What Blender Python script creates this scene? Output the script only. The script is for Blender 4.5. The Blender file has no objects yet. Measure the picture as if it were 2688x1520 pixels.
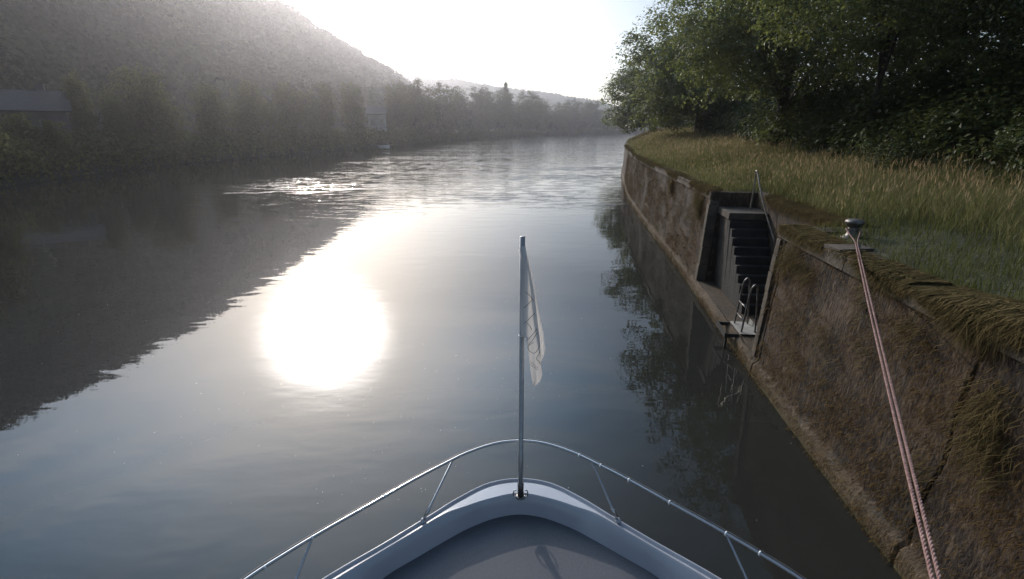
import bpy, bmesh, math, random
import numpy as np
from mathutils import Vector, Matrix
R = math.radians
random.seed(7)
rng = np.random.default_rng(11)
S = bpy.context.scene
COL = S.collection

# ---------------------------------------------------------------- camera
CAM_H, FPX, PITCH = 4.5, 1250.0, math.atan((760 - 335) / 1250.0)
cd = bpy.data.cameras.new('camera')
cd.sensor_width = 36.0
cd.lens = 36.0 * FPX / 2688.0
cd.clip_start, cd.clip_end = 0.05, 6000
cam = bpy.data.objects.new('camera', cd)
COL.objects.link(cam)
cam.location = (0, 0, CAM_H)
cam.rotation_euler = (R(90) - PITCH, 0, 0)
S.camera = cam
S.render.resolution_x, S.render.resolution_y = 1024, 579
S.view_settings.view_transform = 'Standard'
S.view_settings.look = 'None'
S.view_settings.exposure = 0.12
S.view_settings.gamma = 1.0
S.cycles.use_denoising = True
S.cycles.max_bounces = 8
S.cycles.transparent_max_bounces = 16
S.cycles.sample_clamp_indirect = 6.0

# ---------------------------------------------------------------- sun and sky
SUN_EL, SUN_AZ, SUN_E = 23.0, -23.0, 2.3     # azimuth from +Y, positive to the right
sd = Vector((math.sin(R(SUN_AZ)) * math.cos(R(SUN_EL)), math.cos(R(SUN_AZ)) * math.cos(R(SUN_EL)), math.sin(R(SUN_EL))))
sl = bpy.data.lights.new('sun', 'SUN')
sl.energy, sl.angle, sl.color = SUN_E, R(0.5), (1.0, 0.91, 0.80)
so = bpy.data.objects.new('sun', sl)
COL.objects.link(so)
so.rotation_euler = (-sd).to_track_quat('-Z', 'Y').to_euler()
so.location = (0, 0, 60)

W = bpy.data.worlds.new('World')
S.world = W
W.use_nodes = True
nt = W.node_tree
nt.nodes.clear()
def N(t, typ, **kw):
    n = t.nodes.new(typ)
    for k, v in kw.items():
        setattr(n, k, v)
    return n
def M(t, op, a, b=None, c=None):
    n = t.nodes.new('ShaderNodeMath'); n.operation = op
    for i, v in enumerate((a, b, c)):
        if v is None: continue
        if isinstance(v, (int, float)): n.inputs[i].default_value = v
        else: t.links.new(v, n.inputs[i])
    return n.outputs[0]
sky = N(nt, 'ShaderNodeTexSky', sky_type='NISHITA', sun_disc=False)
sky.sun_elevation = R(SUN_EL); sky.sun_rotation = R(SUN_AZ)
sky.air_density, sky.dust_density, sky.ozone_density = 1.0, 1.5, 1.0
tc = N(nt, 'ShaderNodeTexCoord')
dot = N(nt, 'ShaderNodeVectorMath', operation='DOT_PRODUCT')
nt.links.new(tc.outputs['Generated'], dot.inputs[0]); dot.inputs[1].default_value = sd
th = M(nt, 'MULTIPLY', M(nt, 'ARCCOSINE', M(nt, 'MINIMUM', dot.outputs['Value'], 1.0)), 180 / math.pi)
sep0 = N(nt, 'ShaderNodeSeparateXYZ'); nt.links.new(tc.outputs['Generated'], sep0.inputs[0])
hi_fill = N(nt, 'ShaderNodeMapRange', interpolation_type='SMOOTHSTEP'); hi_fill.inputs[1].default_value = 0.27; hi_fill.inputs[2].default_value = 0.56; nt.links.new(sep0.outputs[2], hi_fill.inputs[0])  # extra brightness added to the unseen high sky, lightens the water
broad = M(nt, 'MULTIPLY', M(nt, 'EXPONENT', M(nt, 'MULTIPLY', M(nt, 'POWER', M(nt, 'DIVIDE', th, 28.5), 3.0), -1.0)), M(nt, 'ADD', 0.85, M(nt, 'MULTIPLY', hi_fill.outputs[0], 4.8)))
core = M(nt, 'MULTIPLY', M(nt, 'EXPONENT', M(nt, 'MULTIPLY', M(nt, 'POWER', M(nt, 'DIVIDE', th, 5.9), 4.0), -1.0)), 15.0)
# thin high cloud: flattened noise on the sky direction, bands along the horizon
mp = N(nt, 'ShaderNodeMapping'); mp.inputs['Scale'].default_value = (1.6, 1.6, 13.0); mp.inputs['Rotation'].default_value = (R(4), R(-7), 0)
nt.links.new(tc.outputs['Generated'], mp.inputs[0])
nz = N(nt, 'ShaderNodeTexNoise'); nz.inputs['Scale'].default_value = 1.7; nz.inputs['Detail'].default_value = 7.0
nz.inputs['Distortion'].default_value = 0.5
nt.links.new(mp.outputs[0], nz.inputs['Vector'])
cl = N(nt, 'ShaderNodeMapRange'); cl.inputs[1].default_value = 0.40; cl.inputs[2].default_value = 0.68
nt.links.new(nz.outputs[0], cl.inputs[0])
sepz = N(nt, 'ShaderNodeSeparateXYZ'); nt.links.new(tc.outputs['Generated'], sepz.inputs[0])
lowc = N(nt, 'ShaderNodeMapRange'); lowc.inputs[1].default_value = 0.235; lowc.inputs[2].default_value = 0.12
nt.links.new(M(nt, 'ADD', sepz.outputs[2], M(nt, 'MULTIPLY', nz.outputs[0], 0.04)), lowc.inputs[0])
cloudamt = M(nt, 'MULTIPLY', M(nt, 'MAXIMUM', M(nt, 'MULTIPLY', cl.outputs[0], 0.6), M(nt, 'MULTIPLY', lowc.outputs[0], M(nt, 'ADD', 0.6, M(nt, 'MULTIPLY', cl.outputs[0], 0.4)))), 0.36)
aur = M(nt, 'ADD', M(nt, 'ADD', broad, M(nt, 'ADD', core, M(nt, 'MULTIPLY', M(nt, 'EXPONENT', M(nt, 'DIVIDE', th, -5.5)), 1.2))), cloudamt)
b1 = N(nt, 'ShaderNodeBackground'); b1.inputs[1].default_value = 0.10
nt.links.new(sky.outputs[0], b1.inputs[0])
b2 = N(nt, 'ShaderNodeBackground'); tint = N(nt, 'ShaderNodeMix', data_type='RGBA'); tint.inputs[6].default_value = (1.0, 0.96, 0.92, 1); tint.inputs[7].default_value = (0.36, 0.66, 1.0, 1)
tf = N(nt, 'ShaderNodeMapRange'); tf.inputs[1].default_value = 7.0; tf.inputs[2].default_value = 30.0; nt.links.new(th, tf.inputs[0])
nt.links.new(M(nt, 'MULTIPLY', tf.outputs[0], M(nt, 'SUBTRACT', 1.0, M(nt, 'MINIMUM', M(nt, 'MULTIPLY', cloudamt, 1.8), 0.9))), tint.inputs[0]); nt.links.new(tint.outputs[2], b2.inputs[0])
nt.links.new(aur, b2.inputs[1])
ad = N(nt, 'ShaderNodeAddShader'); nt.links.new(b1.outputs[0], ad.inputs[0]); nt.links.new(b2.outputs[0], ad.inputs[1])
wo = N(nt, 'ShaderNodeOutputWorld'); nt.links.new(ad.outputs[0], wo.inputs[0])
W.cycles.sampling_method = 'MANUAL'; W.cycles.sample_map_resolution = 1024

# ---------------------------------------------------------------- helpers
def tag(o, label=None, cat=None, group=None, kind=None):
    if label: o['label'] = label
    if cat: o['category'] = cat
    if group: o['group'] = group
    if kind: o['kind'] = kind
    return o
def empty(name, loc=(0, 0, 0), rz=0.0, label=None, cat=None, group=None):
    o = bpy.data.objects.new(name, None); COL.objects.link(o)
    o.location = loc; o.rotation_euler = (0, 0, rz); o.empty_display_size = 0.3
    return tag(o, label, cat, group)
def mesh_np(name, v, tris=None, quads=None, mats=(), parent=None, smooth=True, midx=None):
    me = bpy.data.meshes.new(name)
    v = np.asarray(v, dtype=np.float32).reshape(-1, 3)
    tris = np.zeros((0, 3), np.int32) if tris is None else np.asarray(tris, np.int32).reshape(-1, 3)
    quads = np.zeros((0, 4), np.int32) if quads is None else np.asarray(quads, np.int32).reshape(-1, 4)
    nl, nf = tris.size + quads.size, len(tris) + len(quads)
    me.vertices.add(len(v)); me.vertices.foreach_set('co', v.ravel())
    me.loops.add(nl); me.loops.foreach_set('vertex_index', np.concatenate([tris.ravel(), quads.ravel()]))
    me.polygons.add(nf)
    ls = np.concatenate([np.arange(len(tris)) * 3, tris.size + np.arange(len(quads)) * 4]).astype(np.int32)
    me.polygons.foreach_set('loop_start', ls)
    me.polygons.foreach_set('use_smooth', np.full(nf, smooth))
    for m in mats: me.materials.append(m)
    if midx is not None: me.polygons.foreach_set('material_index', np.asarray(midx, np.int32))
    me.update(calc_edges=True); me.validate()
    o = bpy.data.objects.new(name, me); COL.objects.link(o)
    if parent: o.parent = parent
    return o
class MB:
    """collects simple shapes into ONE mesh"""
    def __init__(s): s.v, s.f = [], []
    def add(s, v, f):
        n = len(s.v); s.v += [tuple(p) for p in v]; s.f += [tuple(i + n for i in q) for q in f]
    def box(s, c, size, rz=0.0, rx=0.0, ry=0.0):
        m = Matrix.Rotation(rz, 3, 'Z') @ Matrix.Rotation(ry, 3, 'Y') @ Matrix.Rotation(rx, 3, 'X')
        a = [Vector(c) + m @ Vector((x * size[0] / 2, y * size[1] / 2, z * size[2] / 2)) for z in (-1, 1) for x, y in ((-1, -1), (1, -1), (1, 1), (-1, 1))]
        s.add(a, [(3, 2, 1, 0), (4, 5, 6, 7), (0, 1, 5, 4), (1, 2, 6, 5), (2, 3, 7, 6), (3, 0, 4, 7)])
    def tube(s, pts, r, n=10, cap=True):
        pts = [Vector(p) for p in pts]
        rr = r if isinstance(r, (list, tuple)) else [r] * len(pts)
        t0 = (pts[1] - pts[0]).normalized()
        u = t0.orthogonal().normalized(); rings = []
        for i, p in enumerate(pts):
            t = (pts[min(i + 1, len(pts) - 1)] - pts[max(i - 1, 0)]).normalized()
            u = (u - t * u.dot(t)).normalized(); w = t.cross(u)
            rings.append([p + (u * math.cos(2 * math.pi * k / n) + w * math.sin(2 * math.pi * k / n)) * rr[i] for k in range(n)])
        v = [q for g in rings for q in g]
        f = [(i * n + k, i * n + (k + 1) % n, (i + 1) * n + (k + 1) % n, (i + 1) * n + k) for i in range(len(pts) - 1) for k in range(n)]
        if cap: f += [tuple(range(n))[::-1], tuple((len(pts) - 1) * n + k for k in range(n))]
        s.add(v, f)
    def lathe(s, prof, c=(0, 0, 0), n=32):
        v = [(c[0] + r * math.cos(2 * math.pi * k / n), c[1] + r * math.sin(2 * math.pi * k / n), c[2] + z) for r, z in prof for k in range(n)]
        f = [(i * n + k, i * n + (k + 1) % n, (i + 1) * n + (k + 1) % n, (i + 1) * n + k) for i in range(len(prof) - 1) for k in range(n)]
        f += [tuple(range(n))[::-1], tuple((len(prof) - 1) * n + k for k in range(n))]
        s.add(v, f)
    def build(s, name, mat, parent=None, smooth=False, bevel=0.0):
        me = bpy.data.meshes.new(name); me.from_pydata(s.v, [], s.f); me.update()
        bm = bmesh.new(); bm.from_mesh(me)
        bmesh.ops.recalc_face_normals(bm, faces=bm.faces[:])
        if bevel: bmesh.ops.bevel(bm, geom=bm.edges[:], offset=bevel, segments=2, affect='EDGES', profile=0.6)
        bm.to_mesh(me); bm.free()
        for p in me.polygons: p.use_smooth = smooth
        me.materials.append(mat)
        o = bpy.data.objects.new(name, me); COL.objects.link(o)
        if parent: o.parent = parent
        return o
def smooth_path(pts, n=8):
    """Catmull-Rom through 3D points"""
    P = [Vector(p) for p in pts]; P = [2 * P[0] - P[1]] + P + [2 * P[-1] - P[-2]]; out = []
    for i in range(1, len(P) - 2):
        a, b, c, d = P[i - 1:i + 3]
        for k in range(n):
            t = k / n
            out.append(0.5 * ((2 * b) + (c - a) * t + (2 * a - 5 * b + 4 * c - d) * t * t + (3 * b - a - 3 * c + d) * t ** 3))
    return out + [P[-2]]
def hsh(ix, iy, seed):
    h = (ix.astype(np.int64) * 374761393 + iy.astype(np.int64) * 668265263 + seed * 974711) & 0x7fffffff
    h = ((h ^ (h >> 13)) * 1274126177) & 0x7fffffff
    return ((h ^ (h >> 16)) & 0xffff) / 65535.0
def vn(x, y, seed=0):
    x = np.asarray(x, float); y = np.asarray(y, float)
    ix, iy = np.floor(x), np.floor(y); fx, fy = x - ix, y - iy
    fx, fy = fx * fx * (3 - 2 * fx), fy * fy * (3 - 2 * fy)
    a, b, c, d = hsh(ix, iy, seed), hsh(ix + 1, iy, seed), hsh(ix, iy + 1, seed), hsh(ix + 1, iy + 1, seed)
    return (a + (b - a) * fx) * (1 - fy) + (c + (d - c) * fx) * fy
def fbm(x, y, seed=0, o=4):
    return sum(vn(x * 2 ** k, y * 2 ** k, seed + k) / 2 ** k for k in range(o)) / (2 - 2 ** (1 - o)) - 0.5
def sst(a, b, x):
    t = np.clip((x - a) / (b - a), 0, 1); return t * t * (3 - 2 * t)

# ---------------------------------------------------------------- materials
def pbr(name, c1, c2=None, scale=3.0, rough=0.8, metal=0.0, bump=0.0, bscale=None, stretch=(1, 1, 1), spec=0.5, detail=6, lo=0.35, hi=0.65):
    m = bpy.data.materials.new(name); m.use_nodes = True; t = m.node_tree
    b = t.nodes['Principled BSDF']
    b.inputs['Roughness'].default_value = rough; b.inputs['Metallic'].default_value = metal
    b.inputs['Specular IOR Level'].default_value = spec
    b.inputs['Base Color'].default_value = (*c1, 1)
    co = N(t, 'ShaderNodeTexCoord'); mpn = N(t, 'ShaderNodeMapping'); mpn.inputs['Scale'].default_value = stretch
    t.links.new(co.outputs['Object'], mpn.inputs[0])
    if c2:
        n = N(t, 'ShaderNodeTexNoise'); n.inputs['Scale'].default_value = scale; n.inputs['Detail'].default_value = detail
        t.links.new(mpn.outputs[0], n.inputs['Vector'])
        r = N(t, 'ShaderNodeMapRange'); r.inputs[1].default_value = lo; r.inputs[2].default_value = hi
        t.links.new(n.outputs[0], r.inputs[0])
        x = N(t, 'ShaderNodeMix', data_type='RGBA'); x.inputs[6].default_value = (*c1, 1); x.inputs[7].default_value = (*c2, 1)
        t.links.new(r.outputs[0], x.inputs[0]); t.links.new(x.outputs[2], b.inputs['Base Color'])
    if bump:
        n2 = N(t, 'ShaderNodeTexNoise'); n2.inputs['Scale'].default_value = bscale or scale * 4; n2.inputs['Detail'].default_value = 8
        t.links.new(mpn.outputs[0], n2.inputs['Vector'])
        bp = N(t, 'ShaderNodeBump'); bp.inputs['Distance'].default_value = bump
        t.links.new(n2.outputs[0], bp.inputs['Height']); t.links.new(bp.outputs[0], b.inputs['Normal'])
    return m
def leafmat(name, c1, c2, trans=0.45, gloss=0.06, tone=0.0):
    m = bpy.data.materials.new(name); m.use_nodes = True; t = m.node_tree; t.nodes.clear()
    g = N(t, 'ShaderNodeNewGeometry')
    x = N(t, 'ShaderNodeMix', data_type='RGBA'); x.inputs[6].default_value = (*c1, 1); x.inputs[7].default_value = (*c2, 1)
    t.links.new(g.outputs['Random Per Island'], x.inputs[0])
    src = x.outputs[2]
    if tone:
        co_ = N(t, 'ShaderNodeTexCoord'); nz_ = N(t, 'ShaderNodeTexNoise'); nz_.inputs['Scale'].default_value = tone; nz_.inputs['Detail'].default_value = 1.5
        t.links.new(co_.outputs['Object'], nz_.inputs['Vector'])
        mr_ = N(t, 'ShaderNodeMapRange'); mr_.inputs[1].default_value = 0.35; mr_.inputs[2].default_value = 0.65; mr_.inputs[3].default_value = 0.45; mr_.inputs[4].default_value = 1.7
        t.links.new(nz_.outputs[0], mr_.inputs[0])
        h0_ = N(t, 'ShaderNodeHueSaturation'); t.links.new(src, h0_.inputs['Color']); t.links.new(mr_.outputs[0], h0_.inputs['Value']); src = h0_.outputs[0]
    d = N(t, 'ShaderNodeBsdfDiffuse'); tr = N(t, 'ShaderNodeBsdfTranslucent')
    hs = N(t, 'ShaderNodeHueSaturation'); hs.inputs['Hue'].default_value = 0.485; hs.inputs['Value'].default_value = 1.5
    t.links.new(src, d.inputs[0]); t.links.new(src, hs.inputs['Color']); t.links.new(hs.outputs[0], tr.inputs[0])
    mx = N(t, 'ShaderNodeMixShader'); mx.inputs[0].default_value = trans
    t.links.new(d.outputs[0], mx.inputs[1]); t.links.new(tr.outputs[0], mx.inputs[2])
    gl = N(t, 'ShaderNodeBsdfGlossy'); gl.inputs['Roughness'].default_value = 0.45
    m2 = N(t, 'ShaderNodeMixShader'); m2.inputs[0].default_value = gloss
    t.links.new(mx.outputs[0], m2.inputs[1]); t.links.new(gl.outputs[0], m2.inputs[2])
    o = N(t, 'ShaderNodeOutputMaterial'); t.links.new(m2.outputs[0], o.inputs[0])
    return m
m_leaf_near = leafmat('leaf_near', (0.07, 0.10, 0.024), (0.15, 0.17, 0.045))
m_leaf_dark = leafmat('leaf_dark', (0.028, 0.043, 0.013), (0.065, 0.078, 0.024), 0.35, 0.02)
m_leaf_far = leafmat('leaf_far', (0.04, 0.048, 0.02), (0.11, 0.11, 0.042), 0.45, 0.0)
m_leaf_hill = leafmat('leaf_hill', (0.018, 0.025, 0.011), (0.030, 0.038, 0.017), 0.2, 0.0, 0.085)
m_grass = leafmat('grass_blade', (0.075, 0.09, 0.028), (0.20, 0.185, 0.08), 0.4, 0.02)
m_grass_green = leafmat('grass_short', (0.045, 0.056, 0.014), (0.09, 0.10, 0.028), 0.4, 0.02)
m_seed = leafmat('grass_seed', (0.16, 0.125, 0.065), (0.30, 0.235, 0.13), 0.4, 0.0)
m_thatch = leafmat('dead_grass', (0.022, 0.022, 0.010), (0.16, 0.12, 0.058), 0.3, 0.0)
m_moss = leafmat('wall_moss', (0.014, 0.009, 0.005), (0.115, 0.076, 0.032), 0.15, 0.0)
m_bark = pbr('bark', (0.035, 0.03, 0.024), (0.075, 0.06, 0.045), 4, 0.9, bump=0.02, stretch=(6, 6, 1))
m_ground = pbr('soil', (0.022, 0.028, 0.010), (0.042, 0.04, 0.018), 0.9, 0.95, bump=0.03, bscale=12)
m_hillground = pbr('forest_floor', (0.012, 0.016, 0.008), (0.025, 0.03, 0.014), 0.05, 0.95)
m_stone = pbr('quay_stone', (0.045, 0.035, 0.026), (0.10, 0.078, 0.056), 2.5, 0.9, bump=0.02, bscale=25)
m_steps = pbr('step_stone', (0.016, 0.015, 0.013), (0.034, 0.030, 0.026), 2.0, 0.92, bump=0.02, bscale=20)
m_dark = pbr('dark_stone', (0.055, 0.05, 0.042), (0.10, 0.088, 0.07), 2.0, 0.9, bump=0.02, bscale=20)
m_conc = pbr('concrete', (0.22, 0.21, 0.19), (0.32, 0.30, 0.27), 5, 0.85, bump=0.004, bscale=40)
m_galv = pbr('galvanised_steel', (0.13, 0.125, 0.12), (0.21, 0.20, 0.19), 14, 0.38, 0.85)
m_rusty = pbr('brown_steel', (0.20, 0.16, 0.12), (0.36, 0.32, 0.27), 20, 0.4, 0.7)
m_chrome = pbr('stainless_steel', (0.50, 0.50, 0.50), None, rough=0.22, metal=1.0)
m_iron = pbr('cast_iron', (0.10, 0.09, 0.08), (0.17, 0.15, 0.13), 12, 0.42, 0.6, bump=0.003, bscale=60)
m_gel = pbr('white_gelcoat', (0.36, 0.37, 0.40), (0.32, 0.33, 0.36), 3, 0.28, spec=0.5)
m_hull = pbr('navy_hull_paint', (0.03, 0.04, 0.08), None, rough=0.25)
m_deck = pbr('grey_deck_paint', (0.065, 0.07, 0.085), (0.08, 0.086, 0.10), 60, 0.75, bump=0.002, bscale=350)
m_staff = pbr('brushed_steel', (0.30, 0.29, 0.28), (0.36, 0.35, 0.34), 20, 0.38, 0.45)
m_rope = pbr('red_rope', (0.20, 0.105, 0.09), (0.34, 0.21, 0.18), 30, 0.85, bump=0.001, bscale=500)
m_cloth = pbr('navy_canvas', (0.012, 0.014, 0.022), (0.018, 0.02, 0.03), 30, 0.9)
m_render_w = pbr('pale_render', (0.26, 0.25, 0.24), (0.34, 0.33, 0.31), 1, 0.9)
m_render_d = pbr('grey_render', (0.06, 0.058, 0.065), (0.08, 0.078, 0.08), 1, 0.9)
m_roof = pbr('roof_tiles', (0.022, 0.02, 0.022), (0.034, 0.03, 0.033), 4, 0.8)
m_wframe = pbr('window_frame', (0.14, 0.14, 0.15), None, rough=0.6)
m_glass = pbr('window_glass', (0.03, 0.035, 0.04), None, rough=0.1)
m_white = pbr('white_paint', (0.75, 0.75, 0.74), None, rough=0.5)

# quay wall face: brown stone under dried algae, ochre near the water, pale lime streaks
m_wall = bpy.data.materials.new('quay_face'); m_wall.use_nodes = True; t = m_wall.node_tree; b = t.nodes['Principled BSDF']
b.inputs['Roughness'].default_value = 0.92
co = N(t, 'ShaderNodeTexCoord')
def noise_rgb(scale, stretch, lo, hi, detail=6):
    mpn = N(t, 'ShaderNodeMapping'); mpn.inputs['Scale'].default_value = stretch; t.links.new(co.outputs['Object'], mpn.inputs[0])
    n = N(t, 'ShaderNodeTexNoise'); n.inputs['Scale'].default_value = scale; n.inputs['Detail'].default_value = detail; t.links.new(mpn.outputs[0], n.inputs['Vector'])
    r = N(t, 'ShaderNodeMapRange'); r.inputs[1].default_value = lo; r.inputs[2].default_value = hi; t.links.new(n.outputs[0], r.inputs[0])
    return r.outputs[0], n.outputs[0]
def mixc(f, a, c):
    x = N(t, 'ShaderNodeMix', data_type='RGBA')
    if isinstance(f, float): x.inputs[0].default_value = f
    else: t.links.new(f, x.inputs[0])
    for i, v in ((6, a), (7, c)):
        if isinstance(v, tuple): x.inputs[i].default_value = (*v, 1)
        else: t.links.new(v, x.inputs[i])
    return x.outputs[2]
f1, _ = noise_rgb(1.1, (1, 1, 0.8), 0.38, 0.62)
f2, n2 = noise_rgb(16, (1, 1, 0.3), 0.5, 0.72)
f3, _ = noise_rgb(38, (1, 1, 1), 0.58, 0.72)
f4, _ = noise_rgb(2.6, (1, 1, 0.35), 0.52, 0.68)
cc = mixc(f1, (0.017, 0.010, 0.006), (0.052, 0.030, 0.016))
cc = mixc(f4, cc, (0.014, 0.011, 0.009))
cc = mixc(M(t, 'MULTIPLY', f2, 0.8), cc, (0.11, 0.078, 0.05))
cc = mixc(M(t, 'MULTIPLY', f3, 0.25), cc, (0.18, 0.145, 0.10))
sz = N(t, 'ShaderNodeSeparateXYZ'); t.links.new(co.outputs['Object'], sz.inputs[0])
band = N(t, 'ShaderNodeMapRange'); band.inputs[1].default_value = 0.42; band.inputs[2].default_value = 0.22
t.links.new(M(t, 'ADD', sz.outputs[2], M(t, 'MULTIPLY', n2, 0.12)), band.inputs[0])
cc = mixc(M(t, 'MULTIPLY', band.outputs[0], 0.55), cc, (0.12, 0.085, 0.042))
wet = N(t, 'ShaderNodeMapRange'); wet.inputs[1].default_value = 0.05; wet.inputs[2].default_value = 0.0; t.links.new(sz.outputs[2], wet.inputs[0])
cc = mixc(M(t, 'MULTIPLY', wet.outputs[0], 0.7), cc, (0.09, 0.10, 0.03))
t.links.new(cc, b.inputs['Base Color'])
_, nb = noise_rgb(30, (1, 1, 0.45), 0, 1, 9)
bp = N(t, 'ShaderNodeBump'); bp.inputs['Distance'].default_value = 0.028; bp.inputs['Strength'].default_value = 0.8
t.links.new(nb, bp.inputs['Height']); t.links.new(bp.outputs[0], b.inputs['Normal'])

# ---------------------------------------------------------------- water
m_water = bpy.data.materials.new('river_water'); m_water.use_nodes = True; t = m_water.node_tree; b = t.nodes['Principled BSDF']
b.inputs['Base Color'].default_value = (0.022, 0.022, 0.019, 1)
b.inputs['Roughness'].default_value = 0.015; b.inputs['IOR'].default_value = 1.333
co = N(t, 'ShaderNodeTexCoord')
def wn(scale, stretch, detail=3, rot=0.0, dist=0.0):
    mpn = N(t, 'ShaderNodeMapping'); mpn.inputs['Scale'].default_value = stretch; mpn.inputs['Rotation'].default_value = (0, 0, R(rot))
    t.links.new(co.outputs['Object'], mpn.inputs[0])
    n = N(t, 'ShaderNodeTexNoise'); n.inputs['Scale'].default_value = scale; n.inputs['Detail'].default_value = detail; n.inputs['Distortion'].default_value = dist
    t.links.new(mpn.outputs[0], n.inputs['Vector']); return n.outputs[0]
sw = N(t, 'ShaderNodeSeparateXYZ'); t.links.new(co.outputs['Object'], sw.inputs[0])
yy = M(t, 'ADD', sw.outputs[1], M(t, 'ADD', M(t, 'MULTIPLY', sw.outputs[0], -0.25), M(t, 'MULTIPLY', wn(0.05, (1, 1, 1), 2), 30.0)))
ruf = N(t, 'ShaderNodeMapRange', interpolation_type='SMOOTHSTEP'); ruf.inputs[1].default_value = 36.0; ruf.inputs[2].default_value = 56.0; t.links.new(yy, ruf.inputs[0])
calm_left = N(t, 'ShaderNodeMapRange', interpolation_type='SMOOTHSTEP'); calm_left.inputs[1].default_value = -29.0; calm_left.inputs[2].default_value = -15.0; t.links.new(sw.outputs[0], calm_left.inputs[0])
rufm = M(t, 'MULTIPLY', ruf.outputs[0], calm_left.outputs[0])
pn = N(t, 'ShaderNodeMapRange', interpolation_type='SMOOTHSTEP'); pn.inputs[1].default_value = 0.48; pn.inputs[2].default_value = 0.62; t.links.new(wn(0.11, (0.5, 1.6, 1), 2, 12), pn.inputs[0])
near_ = N(t, 'ShaderNodeMapRange', interpolation_type='SMOOTHSTEP'); near_.inputs[1].default_value = 24.0; near_.inputs[2].default_value = 32.0; t.links.new(sw.outputs[1], near_.inputs[0])
paw = M(t, 'MULTIPLY', M(t, 'MULTIPLY', M(t, 'MULTIPLY', pn.outputs[0], near_.outputs[0]), calm_left.outputs[0]), 1.0)
swell = M(t, 'MULTIPLY', wn(0.9, (0.7, 1.5, 1), 2, 8, 0.3), 0.0055)
mid = M(t, 'MULTIPLY', wn(3.4, (0.55, 1.4, 1), 2, -6), 0.0010)
mk2 = N(t, 'ShaderNodeMapRange', interpolation_type='SMOOTHSTEP'); mk2.inputs[1].default_value = 0.46; mk2.inputs[2].default_value = 0.66; t.links.new(wn(1.2, (0.5, 1.2, 1), 3, 5), mk2.inputs[0])
chop = M(t, 'MULTIPLY', M(t, 'MULTIPLY', wn(4.2, (0.7, 1.3, 1), 3, 5), 0.030), M(t, 'ADD', M(t, 'MULTIPLY', rufm, 0.5), paw))
hgt = M(t, 'ADD', M(t, 'ADD', swell, mid), M(t, 'MULTIPLY', chop, M(t, 'ADD', 0.35, M(t, 'MULTIPLY', mk2.outputs[0], 1.6))))
bp = N(t, 'ShaderNodeBump'); bp.inputs['Distance'].default_value = 1.0; bp.inputs['Strength'].default_value = 1.0
t.links.new(hgt, bp.inputs['Height']); t.links.new(bp.outputs[0], b.inputs['Normal'])
mb = MB(); mb.add([(-900, -120, 0), (900, -120, 0), (900, 1500, 0), (-900, 1500, 0)], [(0, 1, 2, 3)])
water = tag(mb.build('water', m_water), kind='structure')

# ---------------------------------------------------------------- quay wall line
WY = np.array([-14, -4, 3.8, 6.4, 8.3, 9.9, 13.3, 16, 23.6, 32, 49, 75, 110, 160, 220, 300.])
WX = np.array([2.5, 3.45, 4.2, 4.45, 4.68, 4.9, 5.38, 5.74, 6.6, 7.75, 11.0, 17.2, 27.5, 44, 70, 120.])
def wx(y):
    y = np.asarray(y, float)
    k = np.linspace(-2.0, 2.0, 9)   # smooth the polyline
    return np.mean([np.interp(y + d, WY, WX) for d in k], axis=0)
def wn_(y):
    dx = (wx(np.asarray(y) + 0.5) - wx(np.asarray(y) - 0.5)); l = np.sqrt(1 + dx * dx)
    return 1 / l, -dx / l           # landward normal (x, y)
def WP(y, d, z):
    nx, ny = wn_(y); d = d + 0.04 * np.clip(z, 0, 3)
    return np.stack(np.broadcast_arrays(wx(y) + nx * d, y + ny * d, z), axis=-1)
TOP, N0, N1, ND = 2.85, 8.42, 13.1, 1.15
LEDGE = 0.32
JOINTS = [3.95, 8.12, 16.6, 22.5, 29.0]

quay = empty('quay_wall', tuple(float(v) for v in WP(11.0, 0.5, 0.0)), 0, 'old brown quay wall overgrown with moss, with a stair recess, along the right of the river', 'wall')
def child(o):      # keep world coordinates while parenting to the quay empty
    o.parent = quay; o.matrix_parent_inverse = Matrix.Translation(quay.location).inverted(); return o
# face
ys = np.concatenate([np.arange(-8, 0, 0.12), np.arange(0, 17, 0.03), np.arange(17, 40, 0.10), np.arange(40, 300, 0.6)])
ys = np.unique(np.round(np.concatenate([ys, [N0, N1]] + [np.array([j - 0.028, j - 0.018, j + 0.018, j + 0.028]) for j in JOINTS]), 4))
zs = np.unique(np.round(np.concatenate([np.array([-0.6, -0.3, -0.1]), np.arange(-0.03, TOP - 0.10, 0.035), [LEDGE, TOP - 0.10]]), 4))
Y, Z = np.meshgrid(ys, zs, indexing='ij')
D = -0.05 * fbm(Y * 1.3, Z * 1.6, 3, 5) - 0.012 * fbm(Y * 9, Z * 6, 9, 3) + 0.012 * (np.abs(((Z + 0.25) % 0.46) - 0.23) < 0.014) * (fbm(Y * .8, Z, 27) > -.12)
D -= 0.10 * (1 - sst(0.22, 0.34, Z + 0.08 * fbm(Y * 2, Z, 21)))          # footing that stands proud at the waterline
D += 0.02 * sst(-0.1, 0.0, -Z)
for j in JOINTS: D = np.where(np.abs(Y - j - 0.02 * np.sin(Z * 5 + j)) < 0.016, D + 0.06, D)
V = WP(Y, D, Z)
ni, nj = Y.shape
idx = np.arange(ni * nj).reshape(ni, nj)
q = np.stack([idx[:-1, :-1], idx[:-1, 1:], idx[1:, 1:], idx[1:, :-1]], -1)
yc = (Y[:-1, :-1] + Y[1:, 1:]) / 2; zc = (Z[:-1, :-1] + Z[1:, 1:]) / 2
hole = (yc > N0) & (yc < N1) & (zc > LEDGE)
child(mesh_np('wall_face', V, quads=q[~hole], mats=[m_wall]))
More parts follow.
